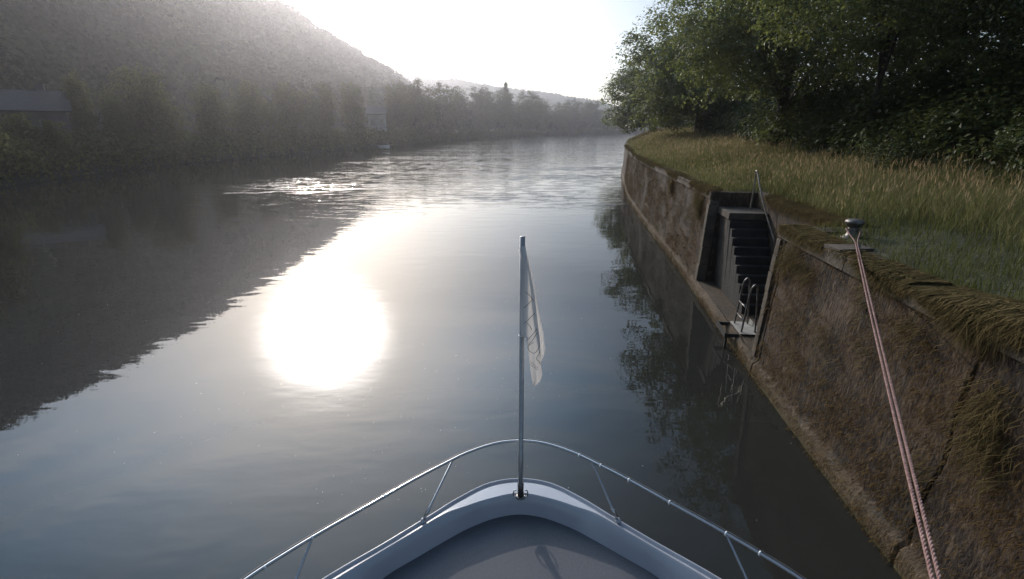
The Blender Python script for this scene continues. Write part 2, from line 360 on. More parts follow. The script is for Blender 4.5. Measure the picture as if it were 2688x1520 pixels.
# coping: separate stones, each slightly off its neighbours
cb = MB(); y = -7.5
def wp(y, d, z): return Vector([float(a) for a in WP(y, d, z)])
while y < 60:
    L = random.uniform(0.9, 1.35)
    y2 = y + L
    if not (y < N1 + 0.02 and y2 > N0 - 0.02) :
        dz, dd = random.uniform(-0.012, 0.012), random.uniform(-0.015, 0.012)
        p = [wp(a, d + dd, z + dz) for z in (TOP - 0.20, TOP) for a, d in ((y + .006, -0.05), (y2 - .006, -0.05), (y2 - .006, 0.42), (y + .006, 0.42))]
        cb.add(p, [(0, 1, 2, 3), (7, 6, 5, 4), (0, 4, 5, 1), (1, 5, 6, 2), (2, 6, 7, 3), (3, 7, 4, 0)])
        y = y2
    elif y < N0 - 0.2:
        p = [wp(a, d, z) for z in (TOP - 0.20, TOP) for a, d in ((y + .006, -0.05), (N0 - .006, -0.05), (N0 - .006, 0.42), (y + .006, 0.42))]
        cb.add(p, [(0, 1, 2, 3), (7, 6, 5, 4), (0, 4, 5, 1), (1, 5, 6, 2), (2, 6, 7, 3), (3, 7, 4, 0)])
        y = N1 + 0.02
    else: y = N1 + 0.02
child(cb.build('coping', m_stone, bevel=0.012))
# recess: floor ledge, end walls, back wall as one lining
nb_ = MB()
def slab(y0, y1, d0, d1, z0, z1, mbx, dlow=None):
    dl = d0 if dlow is None else dlow
    p = [wp(y0, dl, z0), wp(y1, dl, z0), wp(y1, d1, z0), wp(y0, d1, z0), wp(y0, d0, z1), wp(y1, d0, z1), wp(y1, d1, z1), wp(y0, d1, z1)]
    mbx.add(p, [(0, 1, 2, 3), (7, 6, 5, 4), (0, 4, 5, 1), (1, 5, 6, 2), (2, 6, 7, 3), (3, 7, 4, 0)])
for k in range(9):   # segments follow the wall curve
    a, c = N0 + (N1 - N0) * k / 9, N0 + (N1 - N0) * (k + 1) / 9
    slab(a, c, ND, ND + 0.5, -0.2, TOP + 0.02, nb_)
slab(N1, N1 + 0.45, 0.025, ND + 0.5, -0.2, TOP - 0.01, nb_)
slab(N0 - 0.45, N0, 0.025, ND + 0.5, -0.2, TOP - 0.01, nb_)
child(nb_.build('recess_lining', m_wall))
lg = MB()
slab(N0 - 0.01, N1 + 0.01, 0.02, ND + 0.1, -0.3, LEDGE, lg)
lo_ = child(lg.build('ledge', m_wall))
# jamb stones at the recess edges
jb = MB()
for (a, c) in ((N0 - 0.16, N0 + 0.004), (N1 - 0.004, N1 + 0.22)):
    z = LEDGE + 0.01
    while z < TOP - 0.25:
        h = random.uniform(0.32, 0.5); z2 = min(z + h, TOP - 0.22)
        o_ = random.uniform(-0.01, 0.01)
        slab(a, c + 0.0, -0.045 + o_, 0.2, z, z2 - 0.012, jb); z = z2
child(jb.build('jamb_stones', m_stone, bevel=0.01))
# stair block and landing
st = MB()
NST, Z_L = 10, 2.46
for k in range(NST):
    zt = 0.55 + (Z_L - 0.55) * (k + 1) / NST - 0.19 + 0.0
    y0 = 10.55 + k * 0.165
    f = (zt - LEDGE) / (Z_L - LEDGE)
    slab(y0 + random.uniform(-.012, .012), y0 + 0.165 + 0.10, 0.43 - 0.20 * f + random.uniform(-.012, .012), ND - 0.01, LEDGE - 0.02, zt, st, dlow=0.43)
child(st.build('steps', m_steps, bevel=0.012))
pl = MB()
slab(12.2, N1 - 0.005, 0.28, ND - 0.005, LEDGE - 0.02, Z_L - 0.19, pl, dlow=0.46)
child(pl.build('landing_block', m_stone, bevel=0.01))
ls_ = MB()
slab(12.06, N1 - 0.004, 0.20, ND - 0.003, Z_L - 0.17, Z_L, ls_)
child(ls_.build('landing', m_stone, bevel=0.012))

# handrail
hr = empty('handrail', tuple(wp(12.6, 0.86, Z_L)), 0, 'thin brown steel handrail rising from the landing at the top of the quay steps', 'handrail')
def rel(o, root):
    o.parent = root; o.matrix_parent_inverse = Matrix.Translation(root.location).inverted(); return o
mb = MB(); mb.tube(smooth_path([wp(12.6, 0.86, Z_L), wp(12.6, 0.85, Z_L + 0.5), wp(12.6, 0.84, Z_L + 0.93), wp(12.57, 0.84, Z_L + 0.99), wp(12.50, 0.85, Z_L + 0.93), wp(12.0, 0.92, 2.75), wp(11.3, ND - 0.01, 1.86)], 6), 0.021, 10)
rel(mb.build('rail', m_rusty, smooth=True), hr)
mb = MB(); mb.lathe([(0.06, 0.002), (0.06, 0.012), (0.03, 0.016)], wp(12.6, 0.86, Z_L), 16)
rel(mb.build('foot_plate', m_rusty), hr)

# steel ladder with two hoops, foot plate and bracket over the water
ld = empty('boarding_ladder', tuple(wp(9.55, -0.2, LEDGE)), 0, 'small galvanised ladder with two hoops on the ledge below the quay steps', 'ladder')
for yy_, lab in ((9.84, 0), (9.36, 1)):
    mb = MB()
    pts = [wp(yy_, 0.02, -0.5), wp(yy_, 0.06, LEDGE + 0.04), wp(yy_, 0.07, 1.0), wp(yy_, 0.08, 1.30), wp(yy_, 0.11, 1.39), wp(yy_, 0.15, 1.42), wp(yy_, 0.19, 1.38), wp(yy_, 0.21, 1.28), wp(yy_, 0.27, 0.9), wp(yy_, 0.34, LEDGE + 0.01)]
    mb.tube(smooth_path(pts, 5), 0.019, 10)
    rel(mb.build('hoop', m_galv, smooth=True), ld)
for z in (-0.15, 0.12, 0.62, 0.9):
    mb = MB(); f = 0.0 if z > .3 else 0
    dd = 0.03 if z < .3 else 0.065
    mb.tube([wp(9.36, dd, z), wp(9.84, dd, z)], 0.014, 8)
    rel(mb.build('rung', m_galv, smooth=True), ld)
mb = MB(); slab(9.25, 9.95, 0.0, 0.42, LEDGE + 0.03, LEDGE + 0.045, mb); slab(9.25, 9.95, 0.405, 0.42, LEDGE + 0.046, LEDGE + 0.12, mb)
rel(mb.build('foot_plate', m_conc), ld)
mb = MB()
slab(9.25, 9.29, -0.27, -0.01, LEDGE - 0.05, LEDGE + 0.03, mb); slab(9.91, 9.95, -0.27, -0.01, LEDGE - 0.05, LEDGE + 0.03, mb); slab(9.25, 9.95, -0.30, -0.271, LEDGE - 0.06, LEDGE + 0.05, mb)
slab(9.27, 9.31, -0.27, -0.23, -0.4, LEDGE - 0.061, mb)
rel(mb.build('bracket', m_steps), ld)

# ---------------------------------------------------------------- ground on top of the quay
def gz(y, d):
    y = np.asarray(y, float); d = np.asarray(d, float)
    z = 2.81 + 0.22 * sst(0.5, 4.0, d) + 0.62 * sst(3.5, 9, d) + 0.10 * fbm(y * 0.6, d * 0.6, 5)
    z = z + 0.16 * (1 - sst(3.9, 5.2, y)) * sst(0.15, 0.6, d)
    z = z + 0.75 * sst(26, 60, y) * sst(0.2, 4.5, d)
    return z + 0.06 * fbm(y * 2.5, d * 2.5, 8) * sst(0.3, 1, d)
yg = np.unique(np.concatenate([np.arange(-12, 30, 0.25), np.arange(30, 300, 2.0), [N0 - 0.4, N0, N1, N1 + 0.4]]))
dg = np.concatenate([[0.30, 0.45, 0.7, 0.9, ND + 0.3], np.arange(1.7, 12, 0.4), [14, 17, 22, 30, 45, 80, 150, 300, 600]])
Y, D = np.meshgrid(yg, dg, indexing='ij')
V = WP(Y, D, gz(Y, D) - 0.06 * (1 - sst(0.3, 0.6, D)))
ni, nj = Y.shape; idx = np.arange(ni * nj).reshape(ni, nj)
q = np.stack([idx[:-1, :-1], idx[1:, :-1], idx[1:, 1:], idx[:-1, 1:]], -1)
yc = (Y[:-1, :-1] + Y[1:, 1:]) / 2; dc = (D[:-1, :-1] + D[1:, 1:]) / 2
hole = (yc > N0 - 0.05) & (yc < N1 + 0.05) & (dc < ND + 0.3)
tag(mesh_np('ground', V, quads=q[~hole], mats=[m_ground]), kind='structure')

def blades(P, H, Wd, lean, az, mat_list=None, tip_drop=0.0):
    """P base (n,3); H height; Wd width; lean horizontal offset of tip; az lean azimuth -> verts, tris"""
    n = len(P); fa = rng.uniform(0, 2 * np.pi, n)
    sx = np.stack([np.cos(fa), np.sin(fa), np.zeros(n)], -1) * Wd[:, None] / 2
    lv = np.stack([np.cos(az), np.sin(az), np.zeros(n)], -1) * lean[:, None]
    up = np.array([0, 0, 1.0])
    a, b_ = P - sx, P + sx
    mid = P + lv * 0.3 + up * (H * 0.6)[:, None]
    tip = P + lv + up * (H * (1 - tip_drop))[:, None]
    v = np.stack([a, b_, mid + sx * .8, mid - sx * .8, tip], 1).reshape(-1, 3)
    i = (np.arange(n) * 5)[:, None]
    tr = np.concatenate([i + [0, 1, 2], i + [0, 2, 3], i + [3, 2, 4]], 0)
    return v, tr
def in_niche(y, d): return (y > N0 - 0.06) & (y < N1 + 0.06) & (d < ND + 0.1)

# tall dry grass
V_, T_, MI = [], [], []; off = 0
for (y0, y1, dens, w0) in ((-1, 9, 900, 0.007), (9, 18, 800, 0.008), (18, 34, 420, 0.012), (34, 60, 170, 0.022), (60, 100, 60, 0.04)):
    dmax = 7.5
    n = int((y1 - y0) * dmax * dens)
    y = rng.uniform(y0, y1, n); d = 0.12 + (dmax - 0.12) * rng.uniform(0, 1, n) ** 1.0
    short = ((1 - sst(7.6, 9.2, y + 1.2 * fbm(y, d, 31))) * (1 - sst(1.7, 2.9, d + 0.8 * fbm(y * .8, d * .8, 33))))
    pat = vn(y * 0.7, d * 0.7, 41)
    keep = ~in_niche(y, d) & (rng.uniform(0, 1, n) < (0.45 + 0.55 * pat)) & ~((d < 0.35) & (rng.uniform(0, 1, n) < 0.5))
    keep &= ~((np.abs(y - 6.62) < 0.26) & (d < 0.62))
    y, d, short, pat = y[keep], d[keep], short[keep], pat[keep]; n = len(y)
    tall = (0.16 + 0.20 * sst(0.3, 2.5, d) + 0.16 * pat) * rng.uniform(0.6, 1.25, n)
    h = tall * (1 - short) + rng.uniform(0.06, 0.20, n) * short
    P = WP(y, d, gz(y, d) - 0.02 - 0.05 * (1 - sst(0.3, 0.6, d)))
    v, tr = blades(P, h, w0 * rng.uniform(.7, 1.3, n), h * rng.uniform(0.15, 0.55, n), rng.uniform(0, 6.28, n))
    V_.append(v); T_.append(tr + off); off += len(v)
    green = (short > 0.5) | (rng.uniform(0, 1, n) < 0.22 + 0.35 * (vn(y * .35, d * .35, 77) > .6))
    MI.append(np.tile(np.where(green, 1, 0), 3))
    # seed heads
    s = (short < 0.2) & (rng.uniform(0, 1, n) < 0.11)
    ns = int(s.sum()); hh = h[s] * rng.uniform(1.05, 1.45, ns); Ps = P[s]
    az = rng.uniform(0, 6.28, ns); le = hh * rng.uniform(0.1, 0.3, ns)
    v, tr = blades(Ps, hh, np.full(ns, w0 * 0.45), le, az)
    V_.append(v); T_.append(tr + off); off += len(v); MI.append(np.zeros(3 * ns, int))
    tip = Ps + np.stack([np.cos(az) * le, np.sin(az) * le, hh * 0.86], -1)
    v, tr = blades(tip, hh * 0.22, np.full(ns, w0 * 1.7), le * 0.35, az)
    V_.append(v); T_.append(tr + off); off += len(v); MI.append(np.full(3 * ns, 2))
grass = mesh_np('grass', np.concatenate(V_), tris=np.concatenate(T_), mats=[m_grass, m_grass_green, m_seed], midx=np.concatenate(MI), smooth=False)
tag(grass, 'tall dry meadow grass with seed heads along the top of the quay', 'grass', kind='stuff')

# dead grass drooping over the edge and moss on the wall face
def hang(y, d, z, L, w, out):
    """strands starting at (y,d,z) arching outwards by `out` and hanging down L"""
    n = len(y); nx, ny = wn_(y); nn = np.stack([nx, ny, np.zeros(n)], -1)
    tg = np.stack([-ny, nx, np.zeros(n)], -1)
    P = WP(y, d, z); sx = tg * (w / 2)[:, None]
    sd_ = tg * (rng.normal(0, 0.45, n) * L)[:, None]
    m1 = P - nn * (out * .8)[:, None] + np.array([0, 0, 1.]) * (-L * 0.35)[:, None] + sd_ * .4
    tp = P - nn * out[:, None] + np.array([0, 0, 1.]) * (-L)[:, None] + sd_
    v = np.stack([P - sx, P + sx, m1 + sx * .9, m1 - sx * .9, tp], 1).reshape(-1, 3)
    i = (np.arange(n) * 5)[:, None]
    return v, np.concatenate([i + [0, 1, 2], i + [0, 2, 3], i + [3, 2, 4]], 0)
V_, T_ = [], []; off = 0
def addh(*a):
    global off
    v, tr = hang(*a); V_.append(v); T_.append(tr + off); off += len(v)
n = 17000
y = rng.uniform(0.5, 5.0, n); k = vn(y * 1.6, y * 0, 12)
y = y[rng.uniform(0, 1, n) < 0.25 + k]; n = len(y)
env = 1 - sst(3.6, 5.0, y)
d = rng.uniform(0.02, 0.55, n)
addh(y, d, 2.87 + 0.17 * env * rng.uniform(0.3, 1, n), (0.10 + 0.30 * rng.uniform(0, 1, n) ** 1.5) * (0.4 + 0.6 * env) * (0.5 + vn(y * 2.2, y * 0, 14)), rng.uniform(0.006, 0.016, n), d + rng.uniform(0.06, 0.20, n))
n = 34000
y = 5 + 45 * rng.uniform(0, 1, n) ** 1.6
k = vn(y * 1.1, y * 0 + 3, 17)
keep = (rng.uniform(0, 1, n) < 0.10 + 0.6 * (k > 0.6)) & ~((y > N0 - .05) & (y < N1 + .05)); y = y[keep]; k = k[keep]; n = len(y)
d = rng.uniform(0.0, 0.4, n)
addh(y, d, 2.87 + rng.uniform(0, 0.03, n), 0.05 + 0.20 * rng.uniform(0, 1, n) ** 2 * (k + .3), (0.007 + 0.0012 * y) * rng.uniform(.6, 1.4, n), d + rng.uniform(0.05, 0.13, n))
n = 5000
y = rng.uniform(N0, 12.4, n); addh(y, np.full(n, ND + 0.12) + rng.uniform(0, .25, n), 2.88 + rng.uniform(0, .05, n), 0.06 + 0.35 * rng.uniform(0, 1, n) ** 2, rng.uniform(.006, .014, n), rng.uniform(0.2, 0.42, n))
# isolated tussocks on the face
for (ty, tz, tl, tn) in ((3.60, 1.95, 0.30, 260), (3.7, 2.2, 0.25, 170), (3.5, 1.7, .2, 90), (6.3, 1.7, .14, 90), (5.9, 1.35, .12, 60), (7.2, 2.35, .2, 160), (5.7, 2.5, .16, 120), (4.7, 2.45, .16, 110), (7.9, 2.35, .26, 240), (7.6, 2.5, .22, 180), (6.9, 1.0, .10, 60), (5.4, 1.9, .12, 70), (7.3, 1.5, .12, 60), (14.1, 2.4, .45, 500), (14.6, 2.5, .35, 400), (18.4, 2.45, .3, 500), (4.1, 1.2, .12, 60)):
    addh(ty + rng.normal(0, 0.13, tn), np.full(tn, -0.02), tz + rng.normal(0, 0.15, tn), tl * rng.uniform(0.3, 1, tn), rng.uniform(0.004, 0.010, tn), rng.uniform(0.04, 0.16, tn))
tag(mesh_np('dead_grass', np.concatenate(V_), tris=np.concatenate(T_), mats=[m_thatch], smooth=False), 'straw coloured dead grass drooping over the quay edge', 'dead grass', kind='stuff')
V_, T_ = [], []; off = 0
n = 60000
y = 0.8 + 40 * rng.uniform(0, 1, n) ** 1.9; z = rng.uniform(0.02, TOP - 0.15, n)
k = fbm(y * 1.4, z * 2.2, 51, 4) + 0.25 * fbm(y * 6, z * 5, 61, 2)
keep = (rng.uniform(-0.30, 0.16, n) < k) & ~((y > N0 - .1) & (y < N1 + .1) & (z > LEDGE - 0.02)); y, z = y[keep], z[keep]; n = len(y)
dbase = -0.04 - 0.10 * (1 - sst(0.22, 0.34, z))
addh(y, dbase + 0.02, z + .01, rng.uniform(0.03, 0.12, n) * (0.7 + y * .02), (0.003 + 0.0010 * y) * rng.uniform(.5, 1.5, n), rng.uniform(0.01, 0.05, n))
tag(mesh_np('moss', np.concatenate(V_), tris=np.concatenate(T_), mats=[m_moss], smooth=False), 'dry brown moss and algae fringes covering the quay wall face', 'moss', kind='stuff')

# concrete slab at the edge
mb = MB(); p = [wp(a, d, z) for z in (2.84, 2.895) for a, d in ((6.45, -0.02), (6.80, -0.07), (6.83, 0.42), (6.58, 0.50))]
mb.add(p, [(0, 1, 2, 3), (7, 6, 5, 4), (0, 4, 5, 1), (1, 5, 6, 2), (2, 6, 7, 3), (3, 7, 4, 0)])
tag(mb.build('concrete_slab', m_stone, bevel=0.01), 'bare pale grey concrete slab at the quay edge under the mooring rope', 'slab')

# bollard
BB = wp(7.72, 0.80, float(gz(7.72, 0.80)) - 0.02)
bo = empty('mooring_bollard', tuple(BB), 0, 'squat grey iron mooring bollard with a domed head, standing in the grass', 'bollard')
mb = MB(); mb.lathe([(0.155, -0.03), (0.155, 0.02), (0.12, 0.035), (0.085, 0.07), (0.075, 0.15), (0.08, 0.20)], (0, 0, 0), 28)
mb.build('post', m_iron, bo, smooth=True)
mb = MB(); mb.lathe([(0.07, 0.17), (0.105, 0.20), (0.135, 0.245), (0.14, 0.27), (0.125, 0.295), (0.08, 0.312), (0.02, 0.317)], (0, 0, 0), 28)
mb.build('head', m_iron, bo, smooth=True)

# ---------------------------------------------------------------- rope: two strands laid from three twisted yarns
rp = empty('mooring_rope', (1.50, 1.08, 2.74), 0, 'doubled pink red mooring rope running from the bollard down to the boat', 'rope')
A0 = Vector(BB) + Vector((0, 0, 0.15)); E0 = Vector((1.50, 1.08, 2.74))
direc = (E0 - A0).normalized(); side = direc.cross(Vector((0, 0, 1))).normalized()
def rope(name, pts, r=0.0042, off=0.0045, pitch=0.075):
    path = smooth_path(pts, 10)
    L = [0.0]
    for a, b_ in zip(path[:-1], path[1:]): L.append(L[-1] + (b_ - a).length)
    tot = L[-1]; m = int(tot / 0.0085); s = np.linspace(0, tot, m)
    P = np.stack([np.interp(s, L, [p[k] for p in path]) for k in range(3)], -1)
    T = np.gradient(P, axis=0); T /= np.linalg.norm(T, axis=1)[:, None]
    U = np.cross(T, [0, 0, 1.0]); U /= np.linalg.norm(U, axis=1)[:, None]; Wv = np.cross(T, U)
    VV, QQ = [], []; o = 0; n = 7
    for k in range(3):
        ph = s / pitch * 2 * np.pi + k * 2 * np.pi / 3
        C = P + (U * np.cos(ph)[:, None] + Wv * np.sin(ph)[:, None]) * off
        a = np.arange(n) * 2 * np.pi / n
        ring = C[:, None, :] + (U[:, None, :] * np.cos(a)[None, :, None] + Wv[:, None, :] * np.sin(a)[None, :, None]) * r * 1.12
        VV.append(ring.reshape(-1, 3)); i, j = np.meshgrid(np.arange(m - 1), np.arange(n), indexing='ij')
        QQ.append(np.stack([i * n + j, i * n + (j + 1) % n, (i + 1) * n + (j + 1) % n, (i + 1) * n + j], -1).reshape(-1, 4) + o); o += m * n
    ob = mesh_np(name, np.concatenate(VV), quads=np.concatenate(QQ), mats=[m_rope]); return rel(ob, rp)
def along(f, sx=0.0, sag=0.02):
    p = A0.lerp(E0, f) + side * sx; p.z -= sag * 4 * f * (1 - f); return p
wrap = [A0 + Vector((0.105 * math.cos(a), 0.105 * math.sin(a), 0)) for a in [R(x) for x in range(0, 1)]]
hd = math.atan2(direc.y, direc.x)
loop = [A0 + Vector((0.098 * math.cos(hd + R(a)), 0.098 * math.sin(hd + R(a)), 0.0)) for a in range(-95, 96, 19)][::-1]
loop_back = [A0 + Vector((0.098 * math.cos(hd + R(a)), 0.098 * math.sin(hd + R(a)), 0.0)) for a in range(85, 280, 19)]
rope('rope_strand', loop_back[4:][::-1][:1] + [loop_back[0]] + [along(0.10, 0.030), along(0.17, 0.014), along(0.3, 0.011), along(0.5, 0.011), along(0.7, 0.012), along(0.85, 0.014), along(1.0, 0.016)] if False else [loop_back[2], loop_back[1], loop_back[0], along(0.05, -0.065), along(0.12, -0.018), along(0.2, -0.014), along(0.35, -0.014), along(0.5, -0.013), along(0.7, -0.013), along(0.85, -0.013), along(1.0, -0.012)])
rope('rope_strand', [loop_back[2], loop_back[3], loop_back[4], loop_back[5], loop_back[6], loop_back[7], loop_back[8], loop_back[9], loop_back[-1], along(0.05, 0.065), along(0.12, 0.014), along(0.2, 0.012), along(0.35, 0.013), along(0.5, 0.015), along(0.7, 0.013), along(0.85, 0.013), along(1.0, 0.012)])

# ---------------------------------------------------------------- the boat
BX = 0.065
boat = empty('motor_boat', (BX, 0, 0), 0, 'white motor boat bow with grey deck, flagstaff and steel pulpit rail', 'boat')
OUT = [(0, 3.34), (.26, 3.285), (.5, 3.115), (.69, 2.94), (.86, 2.785), (1.0, 2.66), (1.32, 2.385), (1.62, 2.07), (1.87, 1.65), (2.03, 1.1), (2.12, .3), (2.16, -1), (2.12, -5)]
PLT = [(0, 3.178), (.25, 3.115), (.44, 3.03), (.60, 2.95), (.80, 2.775), (.95, 2.645), (1.27, 2.36), (1.57, 2.04), (1.82, 1.63), (1.98, 1.09), (2.07, .3), (2.11, -1), (2.07, -5)]
DCK = [(0, 3.045), (.2, 3.005), (.40, 2.905), (.56, 2.79), (.745, 2.644), (.945, 2.48), (1.12, 2.24), (1.38, 1.94), (1.6, 1.55), (1.75, 1.05), (1.83, .3), (1.86, -1), (1.83, -5)]
def sym(pts, z, n=5):
    c = smooth_path([(x, y, 0) for x, y in [(-pts[2][0], pts[2][1]), (-pts[1][0], pts[1][1])] + pts], n)[2 * n:]
    h = [(p.x, p.y) for p in c]
    return [(-x, y, z) for x, y in h[::-1][:-1]] + [(x, y, z) for x, y in h]
ZD = 1.65
def strips(name, rings, mat, smooth=True, parent=boat):
    m = MB(); n = len(rings[0]); v = [p for r_ in rings for p in r_]
    f = [(i * n + k, i * n + k + 1, (i + 1) * n + k + 1, (i + 1) * n + k) for i in range(len(rings) - 1) for k in range(n - 1)]
    m.add(v, f); return m.build(name, mat, parent, smooth=smooth)
def offs(ring, dx, z):      # move a ring outwards
    out = []
    for i, p in enumerate(ring):
        a, b_ = Vector(ring[max(i - 1, 0)]), Vector(ring[min(i + 1, len(ring) - 1)])
        t_ = (b_ - a); nrm = Vector((-t_.y, t_.x, 0)).normalized()
        out.append((p[0] + nrm.x * dx, p[1] + nrm.y * dx, z))
    return out
o0 = sym(OUT, ZD); p0 = sym(PLT, ZD - 0.005); DCK = [(a * 1.024, c * 1.024 if c > 0 else c) for a, c in DCK]; d0 = sym(DCK, 1.48)
# bead on the outer edge, shallow gutter, plate, inner slope
rings = [offs(o0, 0.012, ZD - 0.06), offs(o0, 0.012, ZD - 0.004), offs(o0, 0.004, ZD + 0.006), offs(o0, -0.006, ZD + 0.002), offs(o0, -0.010, ZD - 0.014), offs(o0, -0.028, ZD - 0.016), offs(o0, -0.034, ZD - 0.004)]
strips('gunwale', rings, m_gel)
q0 = [tuple(Vector(a).lerp(Vector(c), 0.02)) for a, c in zip(offs(o0, -0.034, ZD - 0.004), p0)]
pe = [(x, y, ZD + 0.0) for x, y, z in p0]
pe2 = offs(pe, -0.012, ZD - 0.008)
strips('bow_plate', [q0, pe], m_gel)
dk = [(x, y, 1.48) for x, y, z in d0]
strips('bulwark', [pe, pe2, [tuple(Vector(a).lerp(Vector(c), 0.5) + Vector((0, 0, 0.008))) for a, c in zip(pe2, dk)], dk], m_gel)
mb = MB(); half = len(d0) // 2
mb.add([(x, y, 1.482) for x, y, z in d0], [(k, k + 1, len(d0) - 2 - k, len(d0) - 1 - k) for k in range(half - 1)] + [(half - 1, half, half + 1)])
mb.build('deck', m_deck, boat)
hl = [offs(o0, 0.010, ZD - 0.06), offs(o0, -0.02, ZD - 0.16), offs(o0, -0.22, 0.9), offs(o0, -0.42, 0.2), offs(o0, -0.5, -0.35)]
strips('hull', hl, m_hull)
# flagstaff
FS = Vector((0.005, 3.135, ZD))
mb = MB(); mb.tube([FS + Vector((0, 0, 0.0)), FS + Vector((0, 0, 0.42)), FS + Vector((0, 0, 0.421)), FS + Vector((0, 0, 2.16))], [0.0205, 0.0205, 0.0190, 0.0185], 20)
staff = mb.build('flagstaff', m_staff, boat, smooth=True)
mb = MB(); mb.tube([FS + Vector((0, 0, 0.0)), FS + Vector((0, 0, 0.13)), FS + Vector((0, 0, 0.135))], [0.026, 0.025, 0.020], 20)
mb.lathe([(0.042, 0.0), (0.042, 0.006), (0.026, 0.012)], FS, 24)
mb.build('socket', m_galv, staff, smooth=True)
for sx in (-1, 1):      # small hooked handles beside the socket
    mb = MB(); b0 = FS + Vector((sx * 0.030, -0.005, 0.004))
    mb.tube(smooth_path([b0, b0 + Vector((sx * 0.022, 0, 0.004)), b0 + Vector((sx * 0.028, 0, 0.035)), b0 + Vector((sx * 0.020, 0, 0.060)), b0 + Vector((sx * 0.004, 0, 0.062))], 5), 0.0055, 8)
    mb.build('hook', m_chrome, staff, smooth=True)
# pulpit rail
RAIL = [(0, 3.256), (.2, 3.222), (.41, 3.11), (.56, 2.99), (.755, 2.82), (1.0, 2.585), (1.22, 2.375), (1.4, 2.19), (1.57, 1.99), (1.82, 1.62), (1.98, 1.1), (2.07, .3), (2.11, -1), (2.08, -4.8)]
rl = sym(RAIL, 2.1)
mb = MB(); mb.tube(rl, 0.0105, 12)
rail = mb.build('pulpit_rail', m_chrome, boat, smooth=True)
def railpt(x):      # point of the rail at half width x
    return Vector((x, float(np.interp(abs(x), [a for a, _ in RAIL], [c for _, c in RAIL])), 2.1))
for sx, (bx, by), tx in ((-1, (.745, 2.90), .515), (1, (.745, 2.90), .54), (-1, (1.49, 2.22), 1.30), (1, (1.49, 2.22), 1.27), (-1, (1.97, 1.2), 1.95), (1, (1.97, 1.2), 1.95)):
    top = railpt(sx * tx); base = Vector((sx * bx, by - 0.02, ZD))
    mb = MB(); mb.tube([base, base.lerp(top, 0.22), base.lerp(top, 0.225), base.lerp(top, 0.98)], [0.0125, 0.0125, 0.008, 0.008], 10)
    stn = mb.build('stanchion', m_chrome, rail, smooth=True)
    mb = MB(); mb.tube([base + Vector((0, 0, -0.012)), base + Vector((0, 0, 0.02))], [0.024, 0.016], 14); mb.build('foot', m_gel, boat, smooth=True)
for x in (.455, .60, .775, 1.0, 1.27, 1.41, 1.58, 1.75):
    p = railpt(x); q_ = railpt(x + 0.01); tdir = (q_ - p).normalized()
    mb = MB(); mb.tube([p - tdir * 0.004, p + tdir * 0.004], 0.0155, 12)
    mb.build('tie', m_white, rail, smooth=True)
for x in (-.94, -1.06, -1.30, -1.49):
    p = railpt(x); q_ = railpt(x - 0.01); tdir = (q_ - p).normalized()
    mb = MB(); mb.tube([p - tdir * 0.004, p + tdir * 0.004], 0.0140, 12); mb.build('tie', m_white, rail, smooth=True)
# thin cable tied along the outside of the rail
mb = MB(); mb.tube([(x * 1.0, y, z) for x, y, z in offs(rl, 0.0165, 2.106)], 0.0042, 8)
mb.build('cable', m_galv, rail, smooth=True)

# ---------------------------------------------------------------- flag hanging from the staff
m_flag = bpy.data.materials.new('flag_cloth'); m_flag.use_nodes = True; t = m_flag.node_tree; t.nodes.clear()
df = N(t, 'ShaderNodeBsdfDiffuse'); df.inputs[0].default_value = (0.80, 0.79, 0.78, 1)
tr_ = N(t, 'ShaderNodeBsdfTranslucent'); tr_.inputs[0].default_value = (0.82, 0.79, 0.76, 1)
mx = N(t, 'ShaderNodeMixShader'); mx.inputs[0].default_value = 0.5; o_ = N(t, 'ShaderNodeOutputMaterial')
t.links.new(df.outputs[0], mx.inputs[1]); t.links.new(tr_.outputs[0], mx.inputs[2]); t.links.new(mx.outputs[0], o_.inputs[0])
m_ink = bpy.data.materials.new('flag_print'); m_ink.use_nodes = True; m_ink.node_tree.nodes['Principled BSDF'].inputs['Base Color'].default_value = (0.20, 0.17, 0.17, 1); m_ink.node_tree.nodes['Principled BSDF'].inputs['Roughness'].default_value = 0.9
FR = 2.8e-3     # metres per photo pixel at the staff (about 3.2 m away)
ftop = Vector((BX + 0.005, 3.135, ZD + 2.10))
flag = empty('bow_flag', tuple(ftop), 0, 'limp off-white flag with thin grey lettering hanging from the bow flagstaff', 'flag')
def fl(px, py, dep):   # flag-local coordinates: px right of the staff axis, py below its top, depth fold
    return Vector((px * FR, dep, -py * FR * 1.02))
def panel(rows, name, cols=10):
    """rows: (y, x_left, x_right, depth_left, depth_mid, depth_right)"""
    out = []
    ys_ = [r_[0] for r_ in rows]
    for i in range(45):
        y = ys_[0] + (ys_[-1] - ys_[0]) * i / 44
        c = [float(np.interp(y, ys_, [r_[k] for r_ in rows])) for k in range(1, 6)]
        for j in range(cols + 1):
            u = j / cols; x = c[0] + (c[1] - c[0]) * u
            dd = np.interp(u, [0, .5, 1], c[2:]) + 0.006 * math.sin(u * 7 + y * 0.02) * min(1, y / 60)
            out.append(fl(x, y, float(dd)))
    m = MB(); m.add(out, [(i * (cols + 1) + j, i * (cols + 1) + j + 1, (i + 1) * (cols + 1) + j + 1, (i + 1) * (cols + 1) + j) for i in range(44) for j in range(cols)])
    o = m.build(name, m_flag, flag, smooth=True); s_ = o.modifiers.new('thick', 'SOLIDIFY'); s_.thickness = 0.0012; return o
